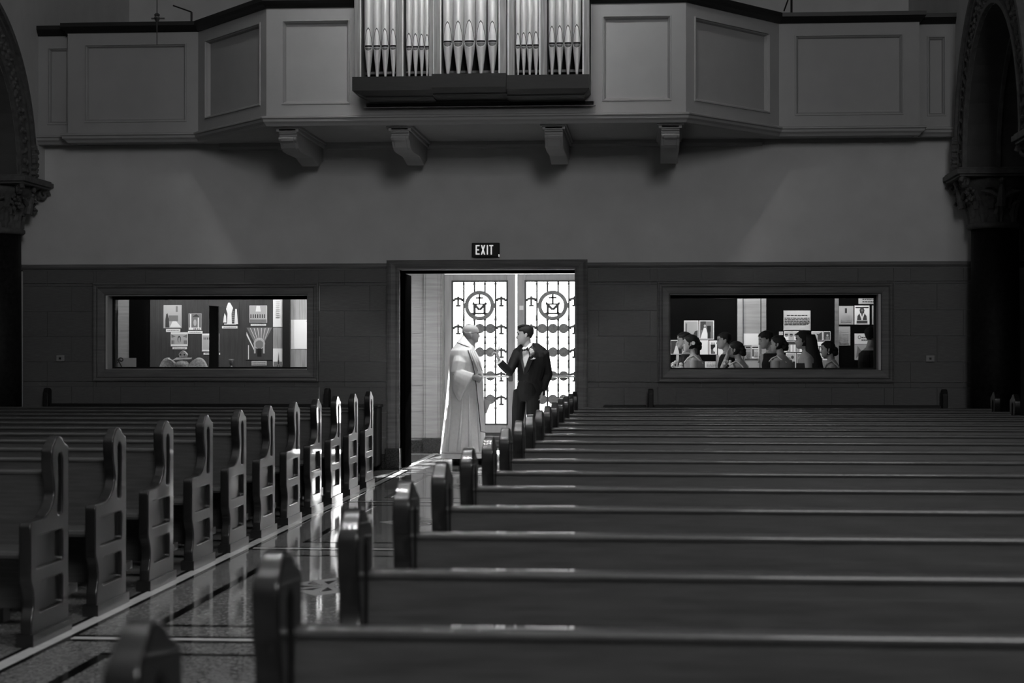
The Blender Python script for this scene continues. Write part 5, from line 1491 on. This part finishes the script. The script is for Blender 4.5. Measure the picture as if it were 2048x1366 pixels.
# ---- the party passing behind the right display window
def window_person(px, py_top, Y, H, face, label, sex, hair, outfit, look=0.0, skin=M_SKIN, lean=0.0):
    """standing figure; head crown at pixel (px, py_top) at depth Y, feet on the floor; face = yaw of the facing direction"""
    top = at(px, py_top, Y)
    t = tag(empty('person', (top.x, Y, 0)), label, 'person', 'wedding party behind the right window')
    t.rotation_euler = (0, 0, face)
    H = top.z; S = 0.132 * H
    chin = H - S
    m_ = sex == 'm'
    body, cl = MB(), MB()
    HM = head_mat((0.02, 0, chin), look, lean)
    add_head(body, HM, S)
    body.tube([(-0.03, 0, chin - .09), (-0.02, 0, chin - .02), (0, 0, chin + .06)], [.06 if m_ else .052, .054 if m_ else .045, .05 if m_ else .042], n=12)
    zs = chin - .075
    sw = .205 if m_ else .168
    rg = [(zs + .045, .05, .06), (zs + .01, .075, sw * .72), (zs - .04, .1, sw), (zs - .13, .12 if m_ else .118, sw * .95), (zs - .3, .1, sw * .75), (zs - .42, .105, sw * .78), (zs - .55, .12, sw * .9)]
    body.loft([ring((-.03, 0, a), b_, c) for a, b_, c in rg])
    arms = []
    for sy in (-1, 1):
        s0, s1, s2 = Vector((-.03, sy * (sw - .01), zs - .03)), Vector((-.04, sy * (sw + .04), zs - .31)), Vector((.14, sy * (sw * .75), zs - .44))
        arms.append((s0, s1, s2))
    legs_z = zs - .52
    for sy in (-1, 1):
        body.tube([(-.02, sy * .085, legs_z), (-.01, sy * .08, legs_z * .5), (-.03, sy * .08, .07), (.05, sy * .08, .04), (.13, sy * .08, .03)], [.085, .06, .04, .035, .025], n=10)
    raised = outfit.get('raised')
    for i, (s0, s1, s2) in enumerate(arms):
        if raised and i == raised - 1:
            s1 = Vector((.2, s0.y * .9, zs - .2)); s2 = HM @ Vector((.42 * S, s0.y * .35, .15 * S)); arms[i] = (s0, s1, s2)
        body.tube([s0, s0.lerp(s1, .5), s1, s1.lerp(s2, .5), s2], [.05, .044, .038, .034, .025], n=10)
        add_hand(body, s2, (s2 - s1), (-.2, -s0.y, .3) if not raised else (-1, 0, .2), (0, 0, 1), [(.3, .3)] * 4, .95)
    bo_ = link('body', remeshed(body, 'body', 0.0085, skin, 3), t)
    kind = outfit['kind']
    if kind == 'suit':
        cl.loft([ring((-.03, 0, a), b_ * 1.14, c * 1.08) for a, b_, c in rg[1:]] + [ring((-.03, 0, zs - .66), .135, sw * .95)])
        for s0, s1, s2 in arms: cl.tube([s0, s0.lerp(s1, .5), s1, s1.lerp(s2, .5), s2.lerp(s1, .1)], [.07, .064, .058, .052, .045], n=10)
        link('jacket', remeshed(cl, 'jacket', 0.011, M_SUIT, 4), t)
        tr_ = MB()
        for sy in (-1, 1): tr_.tube([(-.02, sy * .085, legs_z + .1), (-.01, sy * .08, legs_z * .5), (-.02, sy * .08, .05)], [.105, .085, .075], n=12)
        tr_.build('trousers', M_SUIT, t, smooth=True)
        q = MB().lathe([(.062, chin - .1), (.058, chin - .045), (.056, chin - .03)], (-.022, 0, 0), 16); q.build('collar', M_SHIRT, t, smooth=True)
        q = MB().prism([(-.035, chin - .075), (.035, chin - .075), (.01, chin - .33)], 'x', .085, .118); q.build('shirt_front', M_SHIRT, t)
        q = MB().box(.112, .124, -.012, .012, chin - .33, chin - .1); q.build('necktie', M_DISC, t)
        if outfit.get('flower'):
            q = MB()
            for k in range(6): q.ell((.11, -.09 + .015 * math.cos(k), chin - .16 + .015 * math.sin(k * 1.3)), (.016, .016, .016), 6, 4)
            q.build('boutonniere', M_LACE, t)
    else:
        dm = outfit.get('mat', M_DRESS)
        top_z = zs - outfit.get('low', .1)
        q = MB().loft([ring((-.03, 0, zz), rx, ry, n=24) for zz, rx, ry in ((top_z, .128, sw * .98), (zs - .2, .13, sw * .95), (zs - .33, .112, sw * .8), (zs - .44, .118, sw * .86), (zs - .6, .15, sw * 1.05), (.5, .16, sw * 1.1), (.02, .19, sw * 1.2))], caps=False)
        q.build('dress', dm, t, smooth=True)
        if outfit.get('strap'):
            q = MB()
            for sy in outfit['strap']:
                q.tube([(.085, sy * .1, top_z - .02), (.04, sy * .12, zs + .0), (-.03, sy * .12, zs + .03), (-.1, sy * .11, zs - .03), (-.14, sy * .08, top_z - .03)], .009, n=8, flat=1.5)
            q.build('strap', outfit.get('strapmat', M_LACE), t, smooth=True)
    if outfit.get('bouquet'):
        q = MB()
        for k in range(26): q.ell((.2 + random.uniform(-.09, .08), random.uniform(-.1, .1), zs - .1 + random.uniform(-.12, .1) * .8), (.026, .026, .022), 6, 4)
        q.build('bouquet', M_LACE, t)
    if outfit.get('corsage'):
        q = MB(); s2 = Vector((.07, arms[raised - 1][0].y * .5 if raised else 0, zs - .02))
        for k in range(9): q.ell(s2 + Vector((random.uniform(-.03, .08), random.uniform(-.04, .04), random.uniform(-.0, .06))), (.02, .02, .018), 6, 4)
        q.build('corsage', M_LACE, t)
    # hair
    keep = short_hair if m_ else full_hair
    hair_shell(t, HM, S, keep, hair.get('mat', M_HAIR), hair.get('grow', 1.08))
    q = MB()
    if hair.get('bun'):
        for k in range(18):
            a_ = k * 2.4; q.ell(HM @ Vector(((-.42 + .12 * math.cos(a_)) * S, .16 * math.sin(a_) * S, (.42 + .2 * math.sin(a_ * 1.7)) * S)), (.15 * S, .13 * S, .14 * S), 8, 6)
        q.build('bun', M_HAIR, t, smooth=True)
    if hair.get('long'):
        q.loft([ring((-.055 - .013 * k, 0, chin + S * .82 - k * .075), .075 + .006 * k + .006 * math.sin(k * 2), .1 + .006 * k + .006 * math.sin(k * 2.6), n=18) for k in range(8)]); q.build('long_hair', M_HAIR, t, smooth=True)
    if hair.get('curls'):
        for k in range(6): q.tube([HM @ Vector(((-.35 - .02 * k) * S, (.2 - .08 * k) * S, .2 * S)), HM @ Vector(((-.42 + .05 * math.sin(k)) * S, (.22 - .08 * k) * S, -.1 * S)), HM @ Vector(((-.38 - .06 * math.sin(k)) * S, (.2 - .08 * k) * S, -.35 * S))], [.02, .018, .006], n=6)
        q.build('curl', M_HAIR, t, smooth=True)
    if hair.get('flower'):
        q = MB()
        for sy in (-1, 1):
            for k in range(6): q.ell(HM @ Vector(((-.2 + .06 * math.cos(k)) * S, sy * .37 * S, (.52 + .06 * math.sin(k)) * S)), (.012, .008, .012), 6, 4)
        q.build('hair_flower', M_LACE, t)
    if hair.get('earring'):
        q = MB()
        for sy in (-1, 1): q.ell(HM @ Vector((-.03 * S, sy * .37 * S, .26 * S)), (.008, .006, .012), 6, 4)
        q.build('earring', M_STEEL, t)
    face_details(t, HM, S)
    return t


LEFT = PI
window_person(1371, 664.5, 23.3, 1.63, LEFT, 'man mostly hidden behind the woman with white flowers, leftmost', 'm', {}, {'kind': 'suit'})
window_person(1384, 670, 22.55, 1.6, LEFT - .1, 'woman with dark pinned-up curls and a hair flower, holding white flowers', 'f', {'bun': 1, 'curls': 1, 'flower': 1}, {'kind': 'dress', 'low': .04, 'bouquet': 1, 'strap': (-1, 1)})
window_person(1451, 664.5, 23.2, 1.63, LEFT + .05, 'short-haired man looking left behind the woman with raised hand', 'm', {'grow': 1.04}, {'kind': 'suit'})
window_person(1474, 683, 22.35, 1.5, LEFT - .35, 'woman with rolled dark hair raising a hand to her cheek', 'f', {'bun': 1}, {'kind': 'dress', 'low': .08, 'raised': 2, 'corsage': 1, 'strap': (1, -1)})
window_person(1538, 662.5, 23.35, 1.64, LEFT + .2, 'dark-haired man looking down with flower on dark suit', 'm', {'grow': 1.1}, {'kind': 'suit', 'flower': 1}, lean=-.2)
window_person(1558, 671.5, 22.85, 1.57, LEFT - .5, 'woman with dark gathered hair in pale striped dress, seen from behind', 'f', {'bun': 1}, {'kind': 'dress', 'low': .02, 'mat': M_DRESS, 'strap': (-1, 1)}, look=.3)
window_person(1609, 662.5, 22.3, 1.62, LEFT, 'woman with very long dark hair and bare upper arm', 'f', {'long': 1, 'grow': 1.12}, {'kind': 'dress', 'mat': M_DRESSD, 'low': .1})
window_person(1658, 683, 22.8, 1.5, LEFT - .05, 'woman with low dark bun, earring and one pale shoulder strap', 'f', {'bun': 1, 'earring': 1}, {'kind': 'dress', 'low': .1, 'mat': M_DRESSD, 'strap': (-1, 1)}, look=.1)
window_person(1744, 654, 22.6, 1.7, 0.25, 'man in dark suit turned right at the right edge of the window', 'm', {'grow': 1.1}, {'kind': 'suit'})
